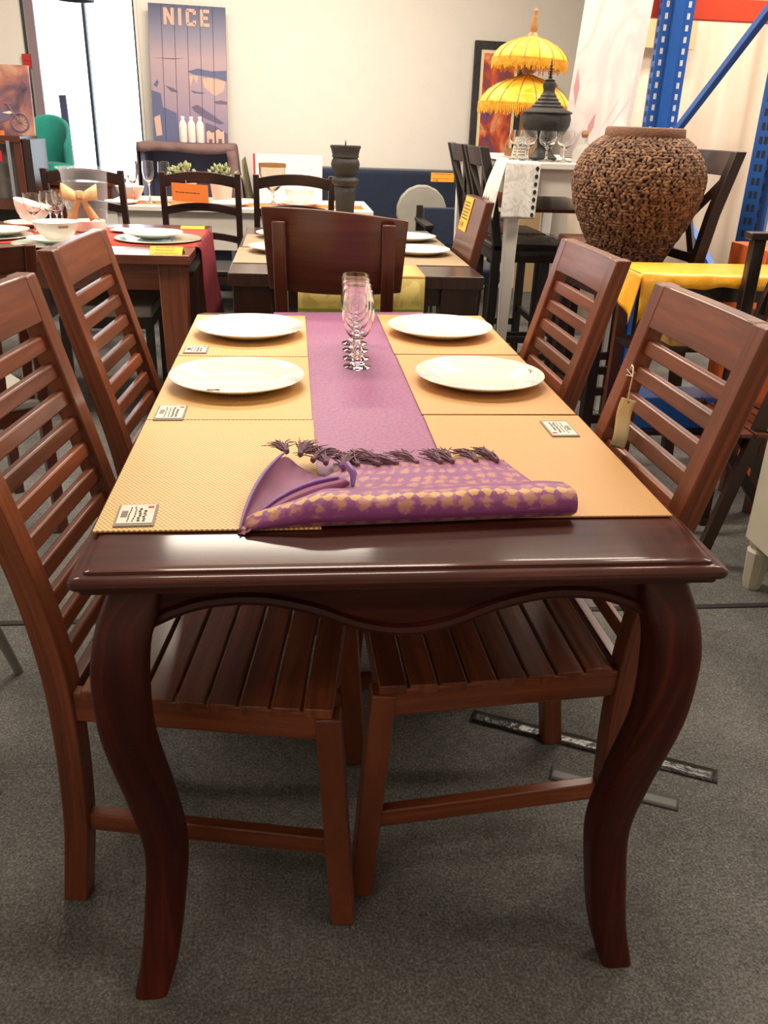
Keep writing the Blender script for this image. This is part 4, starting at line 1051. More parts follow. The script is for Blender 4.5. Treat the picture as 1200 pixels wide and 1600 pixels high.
# draped cabinet under the poster
def draped_cabinet():
    t = thing('open_cabinet', 'open-fronted cabinet below the poster, draped with a mauve cloth', 'cabinet', (-.915, 6.15, 0))
    for x0, x1 in ((-.33, -.30), (.30, .33)): MB().span((x0, -.2, 0), (x1, .2, 1.09)).build('side_panel', M['cabin'], t)
    MB().span((-.33, -.2, 1.06), (.33, .2, 1.09)).build('top_panel', M['cabin'], t)
    MB().span((-.30, .17, 0), (.30, .2, 1.06)).build('back_panel', M['cabin'], t)
    MB().span((-.30, -.19, .52), (.30, .17, .55)).build('shelf', M['cabin'], t)
draped_cabinet()
def drape():
    t = thing('draped_cloth', 'mauve brown cloth draped over the top and sides of the open cabinet', 'cloth', (-.915, 6.15, 1.1))
    def prof(y, fr): # left hang, top, right hang flaring out
        return [V(-.36, y, -.55), V(-.352, y, -.02), V(-.34, y, .0), V(-.33, y, .008), V(-.1, y, .006), V(.12, y, .004), V(.33, y, .006), V(.345, y, 0), V(.352, y - .0, -.03), V(.375 + .05 * fr, y - .03 * fr, -.3), V(.40 + .07 * fr, y - .05 * fr, -.55)]
    MB().loft([prof(-.225, 1), prof(-.1, .5), prof(.05, .3), prof(.2, 0)], caps=False, closed=False).build('top_cloth', M['drape'], t, solid=.003, smooth=30)
    MB().loft([[V(x, -.229, .008), V(x, -.232 - .004 * math.sin(x * 40), -.055 - .008 * math.sin(x * 11))] for x in [-.35 + .70 * k / 24 for k in range(25)]], caps=False, closed=False).build('front_valance', M['drape'], t, solid=.003)
    MB().loft([[V(.29 + .012 * math.sin(k), -.231, -.04 - .51 * k / 10), V(.36 + .07 * k / 10, -.236 - .004 * k, -.03 - .52 * k / 10)] for k in range(11)], caps=False, closed=False).build('front_fold', M['drape'], t, solid=.003)
    MB().loft([[V(.40 + .03 * k / 8, -.21, -.10 - .45 * k / 8), V(.41 + .09 * k / 8, .1, -.08 - .47 * k / 8)] for k in range(9)], caps=False, closed=False).build('patterned_fold', M['floralcloth'], t, solid=.003)
drape()
ZD = 1.1105
for k, (x, l) in enumerate(((-.938, 'tall white patterned bottle on the draped cabinet, left of three'), (-.877, 'tall white patterned bottle on the draped cabinet, middle of three'), (-.815, 'tall white patterned bottle on the draped cabinet, right of three'))):
    t = thing('white_bottle', l, 'bottle', (x, 6.04, ZD), 0, 'white bottles below the poster')
    MB().lathe([(0, 0), (.026, 0), (.027, .004), (.027, .118), (.022, .135), (.013, .148), (.012, .158), (.0, .158)], n=24).build('bottle_body', M['white'], t, smooth=50)
    MB().lathe([(.014, .157), (.0145, .172), (.013, .175), (0, .175)], n=16).build('bottle_cap', M['white'], t)
    mb = MB()
    for i in range(7):
        for j in range(10):
            a = 2 * PI * (j + .5 * (i % 2)) / 10; mb.lathe([(0, -.003), (.003, 0), (0, .003)], (.0268 * math.cos(a), .0268 * math.sin(a), .02 + .014 * i), 5)
    mb.build('relief_pattern', M['paper'], t)
for (x, h, w, l) in ((-.745, .075, .055, 'small pinkish wooden arch block right of the white bottles'), (-.675, .085, .06, 'small pinkish wooden arch block at the right end of the cabinet top')):
    mb = MB(); mb.prism([(-w / 2, 0, 0), (-w / 2, 0, h), (-w / 6, 0, h * 1.12), (w / 6, 0, h * .9), (w / 2, 0, h), (w / 2, 0, 0), (w * .22, 0, 0), (w * .22, 0, h * .35), (-w * .22, 0, h * .35), (-w * .22, 0, 0)], (0, .02, 0), (0, 0, 1))
    o = mb.build('wooden_block', M['p_tan'], bevel=.002); o.location = (x, 6.06, ZD); tag(o, l, 'ornament')

# NICE poster on planks, leaning on the wall
def poster():
    Wp, Hp, th = .565, .945, .03
    t = thing('plank_poster', 'tall blue plank picture lettered NICE with a harbour scene, leaning on the wall', 'picture', (-.925, 6.40, ZD - .012))
    t.rotation_euler = (R(-6.2), R(0.8), 0)
    MB().box((0, th / 2, Hp / 2), (Wp, th, Hp)).build('plank_board', M['p_grey'], t, smooth=0)
    pm = MB(); pm.mat(M['poster'])
    def q(pts, m, off):
        pm.mat(m); pm.poly([V((x - .5) * Wp, -off, y * Hp) for x, y in pts], [(x, y) for x, y in pts])
    q([(0, 0), (1, 0), (1, 1), (0, 1)], M['poster'], .0006)
    e = .0012
    q([(.48, .53), (.62, .555), (.8, .54), (1, .55), (1, .47), (.88, .49), (.7, .50), (.56, .51)], M['p_navy'], e)         # headland
    q([(.02, .615), (.35, .62), (.48, .625), (.30, .61)], M['p_plum'], e)
    q([(0, 0), (.34, 0), (.32, .22), (.14, .26), (.12, .36), (0, .38)], M['p_navy'], e)                                     # shaded quay
    q([(.03, .42), (.08, .46), (.10, .44), (.07, .40)], M['p_navy'], e)
    q([(.52, .27), (.60, .29), (.80, .22), (.96, .16), (.90, .15), (.70, .19), (.56, .24)], M['p_plum'], e * 1.5)               # boat
    q([(.52, .395), (.60, .385), (.72, .38), (.66, .37), (.55, .375)], M['p_navy'], e)
    q([(.82, .32), (.92, .33), (1, .32), (1, .30), (.86, .30)], M['p_plum'], e)
    q([(.18, .42), (.30, .40), (.36, .37), (.26, .375)], M['p_plum'], e)
    q([(.50, .50), (.52, .42), (.56, .50), (.60, .44), (.62, .50)], M['p_tan'], e * 1.4)
    q([(.68, .48), (.78, .49), (.98, .47), (.96, .40), (.84, .36), (.70, .42)], M['p_tan'], e * .9)
    q([(.70, .16), (.86, .13), (1.0, .08), (1.0, .0), (.70, .0)], M['p_plum'], e)
    q([(.02, .18), (.10, .20), (.12, .05), (.04, .04)], M['p_tan'], e * 1.4)
    for k in range(1, 6): q([(k / 6 - .003, 0), (k / 6 + .003, 0), (k / 6 + .003, 1), (k / 6 - .003, 1)], M['p_groove'], e * 2)
    # lettering
    lx = .19; ly0, ly1 = .855, .975; st = .042
    def bar(a, b, w=.042):
        a, b = V(*a, 0), V(*b, 0); d = (b - a).normalized(); asp = Wp / Hp
        n = V(-d.y, d.x, 0) * w / 2
        pts = [a - n, b - n, b + n, a + n]; q([(p.x, p.y) for p in pts], M['p_tan'], e * 2.6)
    def vbar(x, y0, y1): q([(x, y0), (x + st, y0), (x + st, y1), (x, y1)], M['p_tan'], e * 2.6)
    def hbar(x0, x1, y, h=.024): q([(x0, y), (x1, y), (x1, y + h), (x0, y + h)], M['p_tan'], e * 2.6)
    vbar(.195, ly0, ly1); vbar(.29, ly0, ly1); q([(.195, ly1), (.237, ly1), (.332, ly0), (.29, ly0)], M['p_tan'], e * 2.7)
    vbar(.385, ly0, ly1)
    vbar(.485, ly0 + .012, ly1 - .012); hbar(.497, .60, ly1 - .024); hbar(.497, .60, ly0); vbar(.575, ly0 + .012, ly0 + .04); vbar(.575, ly1 - .04, ly1 - .012)
    vbar(.67, ly0, ly1); hbar(.70, .79, ly1 - .024); hbar(.70, .77, (ly0 + ly1) / 2 - .012); hbar(.70, .79, ly0)
    pm.build('printed_scene', None, t, smooth=0)
poster()

# ------------------------------------------------------------------ far left: motorcycle picture, cabinet, teal chair
def left_cabinet():
    t = thing('display_cabinet', 'brown wooden cabinet with a grey ribbed panel at the far left', 'cabinet', (-2.06, 5.3, 0))
    for x in (-.26, .17): MB().span((x, -.2, 0), (x + .05, .2, 1.12)).build('post', M['chair2'], t, bevel=.003)
    MB().span((-.26, -.21, 1.10), (.22, .2, 1.14)).build('top_board', M['chair2'], t, bevel=.003)
    MB().span((-.21, -.2, .70), (.17, .2, .76)).build('bottom_board', M['chair2'], t)
    MB().span((-.21, .0, .06), (.17, .2, .70)).build('plinth', M['black'], t)
    mb = MB(); mb.grid(lambda u, v: V(lerp(-.21, .17, u), -.10 - .018 * abs(math.sin(u * PI * 5)) * (1 if v < .55 else .15), lerp(.76, 1.10, v)), 60, 6); mb.build('ribbed_panel', M['skirt'], t)
    MB().span((.135, -.225, .74), (.155, -.205, 1.11)).build('steel_edge', M['steel'], t)
    MB().span((.225, -.19, 0), (.275, .18, 1.12)).build('outer_post', M['darkchair'], t)
    MB().span((.06, -.225, .99), (.10, -.2, 1.05)).build('red_ribbon', M['redhub'], t)
left_cabinet()
def moto():
    t = thing('canvas_picture', 'rusty pink canvas picture of a motorcycle standing on the brown cabinet', 'picture', (-2.05, 5.16, 1.1405)); t.rotation_euler = (R(-4), 0, 0)
    MB().span((-.28, 0, 0), (.285, .03, .40)).build('canvas', M['motopaint'], t, smooth=0)
    mb = MB()
    for cx, r in ((-.02, .052), (.205, .052)):
        mb.tube([(cx + r * math.cos(2 * PI * k / 24), -.0012, .075 + r * math.sin(2 * PI * k / 24)) for k in range(24)], .006, 6, loop=True)
        for k in range(6): a = PI * k / 6; mb.tube([(cx - r * math.cos(a), -.001, .075 - r * math.sin(a)), (cx + r * math.cos(a), -.001, .075 + r * math.sin(a))], .0012, 4)
    mb.prism([(.0, -.002, .09), (.06, -.002, .15), (.10, -.002, .152), (.16, -.002, .13), (.14, -.002, .09), (.06, -.002, .065)], (0, .002, 0), (1, 0, 0))
    mb.tube([(.205, -.001, .075), (.16, -.001, .14), (.14, -.001, .18)], .005, 5); mb.tube([(.12, -.001, .182), (.16, -.001, .178)], .004, 5)
    mb.build('painted_motorcycle', M['p_plum'], t)
    MB().prism([(.10, -.004, .128), (.14, -.004, .122), (.175, -.004, .128), (.15, -.004, .140)], (0, .002, 0), (1, 0, 0)).build('painted_tank', M['paper'], t)
moto()
wall_card('price_card', 'orange price card on the lower edge of the motorcycle picture', 'price card', (-1.99, 5.11, 1.13), (1, 0, 0), (0, 0, 1), .11, .075, M['orange'], 2, seed=5)
wall_card('red_notice', 'small pink red paper notice on the wall beside the window', 'notice', (-2.115, 6.58, 1.63), (1, 0, 0), (0, 0, 1), .10, .09, M['redhub'], 1, seed=2)
def side_chest():
    t = thing('wooden_chest', 'reddish brown wooden chest under the teal chair by the window', 'chest', (-1.66, 5.80, 0))
    MB().span((-.29, -.26, .08), (.27, .25, .82)).build('chest_body', M['chair2'], t, bevel=.004); MB().span((-.30, -.27, .82), (.28, .26, .85)).build('chest_top', M['chair2'], t, bevel=.004)
    for x in (-.26, .24):
        for y in (-.23, .22): MB().span((x - .02, y - .02, 0), (x + .02, y + .02, .08)).build('foot', M['black'], t)
    return t
side_chest()
wall_card('price_card', 'orange price card on the reddish chest below the teal chair', 'price card', (-1.715, 5.527, .79), (1, 0, 0), (0, 0, 1), .05, .075, M['orange'], 1, seed=6)
def teal_chair():
    t = thing('teal_chair', 'teal velvet tub chair with a rounded back by the bright window', 'chair', (-1.835, 5.80, .854))
    def f(u, v):
        a = lerp(-125, 125, u); rr = .145; h = .375 * math.cos(R(a) * .52) ** .9
        return V(-.02 + rr * math.sin(R(a)), .02 + rr * math.cos(R(a)) * .8, .04 + h * v)
    MB().grid(f, 28, 8).build('tub_back', M['teal'], t, solid=.03, sub=1)
    MB().lathe([(0, .02), (.15, .02), (.165, .06), (.15, .10), (0, .11)], (-.02, 0, 0), 28).build('seat', M['teal'], t)
    for a in (45, 135, 225, 315): MB().tube([(-.02 + .1 * math.cos(R(a)), .1 * math.sin(R(a)), .03), (-.02 + .12 * math.cos(R(a)), .12 * math.sin(R(a)), 0)], .012, 8).build('leg', M['black'], t)
teal_chair()
mb = MB(); mb.beam((-1.80, 6.26, 0), (-1.873, 6.47, 1.40), .05, .03, (1, 0, 0)); o = mb.build('dark_board', M['darkblue'], world=True, loc=(-1.80, 6.26, 0)); tag(o, 'narrow dark board leaning in front of the bright window', 'board')
def pendant():
    t = thing('pendant_lamp', 'dark metal lamp shade hanging at the top left before the window', 'lamp', (-1.44, 5.2, 1.90))
    MB().lathe([(.112, 0), (.105, .03), (.08, .10), (.04, .16), (.02, .19), (.016, .19), (.036, .155), (.075, .098), (.10, .03), (.108, 0)], n=32, closed=True).build('shade', M['lamp'], t, smooth=50)
    MB().tube([(0, 0, .18), (0, 0, ZC - 1.90)], .004, 6).build('cord', M['black'], t)
pendant()

# ------------------------------------------------------------------ right background: bar table, umbrella, urn, vase, rack
CZ = 1.148
def bar_table():
    x0, x1, y0, y1 = .795, 1.42, 3.02, 4.4
    t = thing('bar_table', 'tall white bar table with tapered legs behind the chairs on the right', 'bar table', ((x0 + x1) / 2, (y0 + y1) / 2, 0))
    MB().span((x0, y0, CZ - .028), (x1, y1, CZ), axis='y').build('tabletop', M['white'], t, world=True, bevel=.004)
    for yy in (y0 + .03, y1 - .05): MB().span((x0 + .04, yy, CZ - .14), (x1 - .04, yy + .02, CZ - .028)).build('apron', M['white'], t, world=True)
    for xx in (x0 + .03, x1 - .05): MB().span((xx, y0 + .05, CZ - .14), (xx + .02, y1 - .05, CZ - .028)).build('apron', M['white'], t, world=True)
    for x in (x0 + .05, x1 - .05):
        for y in (y0 + .05, y1 - .05): MB().beam((x, y, 0), (x, y, CZ - .028), .030, .030, (1, 0, 0), .066, .066).build('leg', M['white'], t, world=True, bevel=.003)
    MB().span((x0 + .06, y0 + .12, .93), (x1 - .06, y1 - .12, .945)).build('lower_shelf', M['chair2'], t, world=True)
bar_table()
def lace_runner():
    t = thing('lace_runner', 'white lace cloth hanging over the near left corner of the bar table', 'lace cloth', (.95, 3.2, CZ))
    x0, x1 = .80, .935
    MB().grid(lambda u, v: V(lerp(.789, x1, u), lerp(3.012, 3.9, v), CZ + .0015), 6, 10).build('top_cloth', M['lace'], t, world=True, solid=.001)
    def fr(u, v):
        x = lerp(.785, x1 + .006, u); z = CZ + .001 - .235 * v
        return V(x - .010 * v, 3.010 - .010 * v - .006 * math.sin(u * 9) * v, z)
    MB().grid(fr, 16, 20).build('front_drop', M['lace'], t, world=True, solid=.001)
    def sd(u, v):
        y = lerp(3.008, 3.215, u); d = .155 * (1 + .10 * abs(math.sin(u * 14)))
        return V(.788 - .045 * math.sin(v * 1.4) - .010 * abs(math.sin(u * 14)) * v, y, CZ + .001 - (d + .09 * max(0, 1 - u * 2.2)) * v)
    MB().grid(sd, 40, 14).build('side_drop', M['lace'], t, world=True, solid=.001)
    mb = MB()
    for k in range(6): mb.lathe([(0, -.0008), (.009, 0), (0, .0008)], (0, 0, 0), 10); 
    mb.bm.free()
    mb = MB()
    for k in range(7):
        z = CZ - .025 - .032 * k; x = x1 - .010 * (.14 * k) - .010
        mb.prism([(x + .008 * math.cos(2 * PI * j / 10), 3.0035 - .010 * (CZ - z) / .235, z + .010 * math.sin(2 * PI * j / 10)) for j in range(10)], (0, .001, 0), (1, 0, 0))
    mb.build('eyelets', M['iron'], t, world=True)
lace_runner()
def x_stool(label, loc, rz, grp='black cross-back bar stools', zs=.77, zt=1.20, m=None, seatm=None, name='bar_stool'):
    m = m or M['black']
    t = simple_chair(name, label, loc, rz, .42, .40, zs, zt, m, seatm or M['seatdark'], grp=grp, cat='bar stool', rails=((zt - .085, zt),), lw=.042, rake=.10, seat_th=.035)
    yb = lambda z: -.2 + .021 - .10 * max(0, (z - zs) / (zt - zs)) ** 1.2
    for a, b in ((-1, 1), (1, -1)): 
        MB().beam((a * .165, yb(zs + .04), zs + .04), (b * .165, yb(zt - .09) - .01, zt - .09), .034, .012, (1, 0, 0)).build('cross_bar', m, t)
    MB().span((-.17, yb(zs + .06) - .01, zs + .04), (.17, yb(zs + .06) + .01, zs + .075)).build('back_rail', m, t)
    return t
x_stool('black cross-back bar stool left of the white bar table, nearer of two', (1.014, 3.47, 0), R(-90))
x_stool('black cross-back bar stool left of the white bar table, farther of two', (1.014, 3.96, 0), R(-90))
simple_chair('bar_stool', 'backless bar stool with a brown leather seat behind the woven vase', (1.22, 2.855, 0), R(0), .34, .30, .855, 0, M['black'], M['brownseat'], cat='bar stool', seat_th=.05)
def wrap():
    t = thing('plastic_wrap', 'crumpled clear plastic wrapping over the dark bar stool seat by the lace cloth', 'plastic wrap', (1.034, 3.47, .771))
    def f(u, v):
        x, y = (u - .5) * .38, (v - .5) * .43; e = max(abs(u - .5), abs(v - .5)) * 2
        return V(x, y, .010 + random.uniform(-.007, .012) - (.06 * max(0, e - .9) / .1))
    MB().grid(f, 24, 24).build('wrap_sheet', M['wrap'], t)
wrap()
# Balinese umbrella
def umbrella(x, y):
    t = thing('ceremonial_umbrella', 'yellow two-tiered fringed ceremonial umbrella on the white bar table', 'umbrella', (x, y, CZ + .005))
    t.rotation_euler = (R(0), R(2.2), 0)
    MB().lathe([(0, 0), (.07, 0), (.075, .02), (.05, .035), (.02, .04), (0, .04)], n=24).build('base', M['goldwood'], t)
    MB().tube([(0, 0, .03), (0, 0, .50)], .011, 10).build('pole', M['goldwood'], t)
    def tier(z0, r, h, drop, nm):
        K = 64
        prof = [(.02, h), (r * .2, h * .93), (r * .42, h * .80), (r * .64, h * .60), (r * .82, h * .36), (r * .95, h * .08), (r, -.012), (r * 1.0, -.026)]
        rings = [[V(rr * (1 - .015 * abs(math.sin(k * PI / 4 * .5))) * math.cos(2 * PI * k / K), rr * math.sin(2 * PI * k / K), z0 + z + (-.007 * math.sin(k * PI / 4 / .5 * .5) ** 2 if i > 3 else 0)) for k in range(K)] for i, (rr, z) in enumerate(prof)]
        c = MB(); c.loft(rings, caps=False); o = c.build('canopy', M['umbrella'], t, solid=.003, smooth=50)
        rb = MB()
        for k in range(16):
            a = 2 * PI * k / 16; rb.tube([(rr * math.cos(a) * 1.004, rr * math.sin(a) * 1.004, z0 + z + .002) for rr, z in prof], .0022, 5)
        rb.build('seam', M['goldwood'], o)
        f = MB(); rr_ = random.Random(int(z0 * 100))
        for k in range(150):
            a = 2 * PI * k / 150; l = drop * rr_.uniform(.7, 1.15); ca, sa = math.cos(a), math.sin(a)
            f.beam((r * 1.006 * ca, r * 1.006 * sa, z0 - .012), (r * 1.01 * ca, r * 1.01 * sa, z0 - .012 - l), .0085, .002, (-sa, ca, 0), .004, .001)
        f.build('fringe', M['umbfringe'], o)
        hb = MB(); hb.lathe([(0, z0 - .055), (.022, z0 - .055), (.055, z0 + .0), (.02, z0 + .03), (0, z0 + .03)], n=20); hb.build('hub', M['redhub'], o)
    tier(.25, .226, .115, .052, 1)
    MB().lathe([(.014, .372), (.03, .378), (.033, .40), (.026, .42), (.012, .43)], n=16).build('collar_bead', M['goldwood'], t)
    tier(.445, .182, .088, .05, 2)
    MB().lathe([(.034, .525), (.024, .54), (.014, .55), (.018, .562), (.020, .578), (.014, .592), (.016, .606), (.011, .617), (.010, .626), (.012, .636), (.007, .646), (0, .65)], n=16).build('finial', M['goldwood'], t, smooth=60)
umbrella(.985, 3.62)
def urn(x, y):
    t = thing('pagoda_urn', 'black lidded urn with a tall pagoda-shaped lid on the white bar table', 'urn', (x, y, CZ + .002))
    MB().lathe([(0, 0), (.062, 0), (.066, .012), (.045, .03), (.03, .06), (.034, .085), (.06, .098), (.088, .115), (.107, .145), (.112, .175), (.106, .198), (.0, .2)], n=40).build('bowl_body', M['iron'], t, smooth=50)
    MB().lathe([(.106, .196), (.116, .200), (.114, .205), (.085, .216), (.07, .222), (.072, .227), (.058, .236), (.06, .241), (.046, .251), (.048, .256), (.036, .266), (.037, .271), (.027, .283), (.026, .295), (.031, .310), (.028, .325), (.020, .328), (.024, .334), (.012, .338), (.008, .343)] + [p for k in range(5) for p in ((.005, .344 + .011 * k), (.012 - .0012 * k, .348 + .011 * k), (.004, .351 + .011 * k))] + [(.003, .405), (.0005, .422)], n=32).build('lid', M['iron'], t, smooth=35)
urn(1.012, 3.26)
wg = small_goblet(.905, 3.13, CZ + .003, 'clear wine glass before the urn, leftmost of the front three', 'wine glasses on the bar table', .125, .040)
for (x, y, l) in ((.985, 3.10, 'clear wine glass before the urn, middle of the front three'), (.880, 3.225, 'clear wine glass set back at the left end of the group before the urn'), (1.066, 3.10, 'clear wine glass before the urn, rightmost of the front three')): dup(wg, (x, y, CZ + .003), 0, l)
def frosted_bottle(x, y):
    t = thing('frosted_bottle', 'pale frosted glass bottle with a cork ball on the white bar table', 'bottle', (x, y, CZ + .001))
    MB().lathe([(0, 0), (.045, 0), (.048, .006), (.047, .045), (.034, .07), (.015, .085), (.014, .10), (.016, .104), (0, .104)], n=28).build('bottle_body', M['frost'], t, smooth=50)
    MB().lathe([(0, .104), (.012, .105), (.018, .118), (.013, .132), (0, .136)], n=14).build('stopper', M['goldwood'], t)
frosted_bottle(1.162, 3.13)
wall_card('menu_card', 'white printed card leaning on the bar table behind the wine glasses', 'card', (.93, 3.36, CZ + .052), (1, .15, 0), (.28, .45, 1), .075, .105, M['paper'], 6, seed=12)
# abstract picture and pale board against the back wall
def abstract_pic():
    t = thing('framed_picture', 'tall abstract orange and blue picture in a dark frame leaning on the back wall', 'picture', (1.475, 6.44, .60)); t.rotation_euler = (R(-4.5), R(.6), 0)
    w, h = .40, 1.30
    MB().span((-w / 2, .0, 0), (w / 2, .03, h)).build('canvas_back', M['iron'], t)
    fm = MB()
    for a, b in (((-w / 2, -.012, 0), (-w / 2 + .05, 0, h)), ((w / 2 - .05, -.012, 0), (w / 2, 0, h)), ((-w / 2 + .05, -.012, 0), (w / 2 - .05, 0, .05)), ((-w / 2 + .05, -.012, h - .06), (w / 2 - .05, 0, h))): fm.span(a, b)
    fm.build('frame', M['iron'], t, smooth=0)
    MB().span((-w / 2 + .05, -.006, .05), (w / 2 - .05, .0, h - .06)).build('cream_mount', M['tagpaper'], t)
    MB().span((-w / 2 + .075, -.009, .09), (w / 2 - .075, -.002, h - .085)).build('painting', M['abstract'], t)
abstract_pic()
o = MB().span((-.12, 0, 0), (.12, .02, .62)).build('pale_board', M['kraft'], bevel=.002); o.location = (1.70, 6.50, 1.06 - .35); o.rotation_euler = (R(-5), 0, 0)
o.location = (1.86, 6.40, 0); o.scale = (1, 1, 1.62 / .62); tag(o, 'plain beige board leaning on the back wall behind the umbrella', 'board')
# flower canvas leaning against the rack
def flower_canvas():
    t = thing('canvas_picture', 'large white canvas with a pale flower leaning beside the blue racking', 'picture', (1.245, 3.29, CZ + .014)); t.rotation_euler = (R(-6), R(1.5), R(-36))
    w, h, th = .29, 1.0, .07
    MB().span((-w / 2, -.003, 0), (w / 2, 0, h)).build('painted_face', M['flower'], t)
    MB().span((-w / 2, 0, 0), (w / 2, th, h)).build('canvas_side', M['canvasside'], t)
    for (x, z, l, w_, a) in ((-.03, .08, .12, .014, 78), (.02, .10, .2, .004, 66), (.06, .12, .2, .004, 60), (-.11, .22, .16, .014, 95), (-.10, .03, .12, .010, 64)):
        d = V(math.cos(R(a)), 0, math.sin(R(a))); n = V(-d.z, 0, d.x); p = V(x, -.0042, z)
        mb = MB(); mb.poly([p, p + d * l * .5 + n * w_, p + d * l, p + d * l * .5 - n * w_]); mb.build('painted_petal', M['petal'] if w_ > .012 else M['palepetal'], t, smooth=0)
flower_canvas()
# blue pallet racking
def rack():
    t = thing('pallet_rack', 'blue perforated steel racking with an orange red beam at the right', 'racking', (1.62, 2.95, 0))
    H = 2.6
    def upright(cx, cy, rz, w=.10, d=.075):
        m = Matrix.Rotation(rz, 3, 'Z')
        def pt(x, y, z): p = m @ V(x, y, 0); return V(cx + p.x, cy + p.y, z)
        # omega section: two perforated faces and a raised centre
        sec = [(-w / 2, d / 2), (-w / 2, -d * .2), (-w * .18, -d * .2), (-w * .14, -d / 2), (w * .14, -d / 2), (w * .18, -d * .2), (w / 2, -d * .2), (w / 2, d / 2)]
        mb = MB(); mb.mat(M['blue']); mb.loft([[pt(x, y, z) for x, y in sec] for z in (0, H)])
        mb.mat(M['white'] if cy > 3 else M['hole']); z = .1
        while z < H - .05:
            for x in (-w * .34, w * .34): mb.poly([pt(x + a, -d * .2 - .0012, z + b) for a, b in ((-.007, -.013), (.007, -.013), (.007, .013), (-.007, .013))])
            z += .05
        mb.mat(M['hole']); z = .12
        while z < H - .05:
            for yy in (0, .02): mb.poly([pt(-w / 2 - .0012, yy + a, z + b) for a, b in ((-.006, -.013), (.006, -.013), (.006, .013), (-.006, .013))])
            z += .05
        o = mb.build('upright', None, t, world=True, smooth=0)
        MB().box((cx, cy, .004), (w + .06, d + .06, .008), rz=rz).build('foot_plate', M['bluedark'], o, world=True)
    upright(1.715, 3.66, R(-8), .155, .11)
    upright(1.735, 2.56, R(40), .105, .09)
    MB().beam((1.74, 3.60, 1.235), (1.70, 2.60, 1.80), .03, .03, (1, 0, 0)).build('brace', M['blue'], t, world=True)
    MB().beam((1.74, 3.62, 1.10), (1.70, 2.62, .66), .03, .03, (1, 0, 0)).build('brace', M['blue'], t, world=True)
    MB().span((1.50, 3.74, 1.80), (3.3, 3.79, 1.90)).build('beam', M['red'], t, world=True, bevel=.004)
    MB().span((1.50, 3.80, 1.895), (3.3, 3.92, 1.94)).build('shelf_board', M['darkblue'], t, world=True)
    MB().span((3.25, 3.64, 0), (3.34, 3.73, H)).build('upright', M['blue'], t, world=True)
rack()
# curtain behind the rack and a brown board on it
def curtain():
    t = thing('curtain', 'cream hanging curtain behind the blue racking', 'curtain', (2.3, 4.75, 0))
    def f(u, v): x = lerp(1.62, 3.5, u); return V(x, 4.75 + .03 * math.sin(x * 14) + .015 * math.sin(x * 37), lerp(.02, 3.0, v))
    MB().grid(f, 160, 4).build('cloth', M['curtain'], t, world=True, solid=.004, smooth=60)
    MB().tube([(1.58, 4.76, 3.03), (3.55, 4.76, 3.03)], .015, 10).build('rod', M['steel'], t, world=True)
curtain()
o = MB().span((0, 0, 0), (.42, .02, .24)).build('brown_board', M['kraft'], bevel=.002); o.location = (1.84, 4.66, 1.745); tag(o, 'flat brown card board fixed on the cream curtain behind the racking', 'board')

# stool with the woven vase
x_stool('dark brown cross-back bar stool carrying the big woven vase', (1.19, 2.47, 0), R(94), grp=None, zs=.79, zt=1.23, m=M['darkchair'], seatm=M['darkchair'])
def vase():
    cx, cy, z0 = 1.178, 2.46, .7985
    t = thing('woven_vase', 'huge round brown vase woven from plant fibre, on a dark stool', 'vase', (cx, cy, z0))
    P = [(0, .122), (.03, .135), (.08, .160), (.14, .192), (.20, .220), (.26, .239), (.31, .245), (.36, .237), (.40, .218), (.435, .190), (.458, .160), (.466, .146)]
    rad = lambda z: spline(P, z)
    MB().lathe([(0, 0)] + [(spline(P, .466 * k / 40) - .006, .466 * k / 40) for k in range(41)] + [(.135, .47), (.12, .44), (0, .43)], n=56).build('vase_body', M['wickerdark'], t, smooth=60)
    MB().lathe([(.125, .462), (.146, .460), (.149, .47), (.147, .496), (.140, .502), (.128, .501), (.122, .495)], n=48, closed=True).build('rim', M['wickerrim'], t, smooth=60)
    mb = MB(); rr = random.Random(5); z = .008; row = 0
    while z < .462:
        r = rad(z); n = int(2 * PI * r / .0195); dz = .0118
        slope = (rad(z + .004) - rad(z - .004 if z > .004 else 0)) / .008 if z < .455 else -1.5
        up = V(slope, 0, 1).normalized()
        for k in range(n):
            a = 2 * PI * (k + .5 * (row % 2)) / n + rr.uniform(-.02, .02)
            er, et = V(math.cos(a), math.sin(a), 0), V(-math.sin(a), math.cos(a), 0); eu = (er * up.x + V(0, 0, up.z)).normalized(); en = et.cross(eu)
            if en.dot(er) < 0: en = -en
            tw = R((34 if row % 2 else -34) + rr.uniform(-48, 48)); d = et * math.cos(tw) + eu * math.sin(tw); s = en.cross(d)
            c = er * r + V(0, 0, z) + en * rr.uniform(-.001, .002); l = .0132 * rr.uniform(.85, 1.15); w = .0072 * rr.uniform(.85, 1.2)
            mb.loft([[c + d * l * q + s * w * g * math.cos(2 * PI * j / 6) + en * w * .9 * g * math.sin(2 * PI * j / 6) for j in range(6)] for q, g in ((-1, .25), (-.55, .85), (0, 1), (.55, .85), (1, .25))])
        z += dz * max(.45, up.z) ; row += 1
    mb.build('woven_knots', M['wicker'], t, smooth=70)
vase()

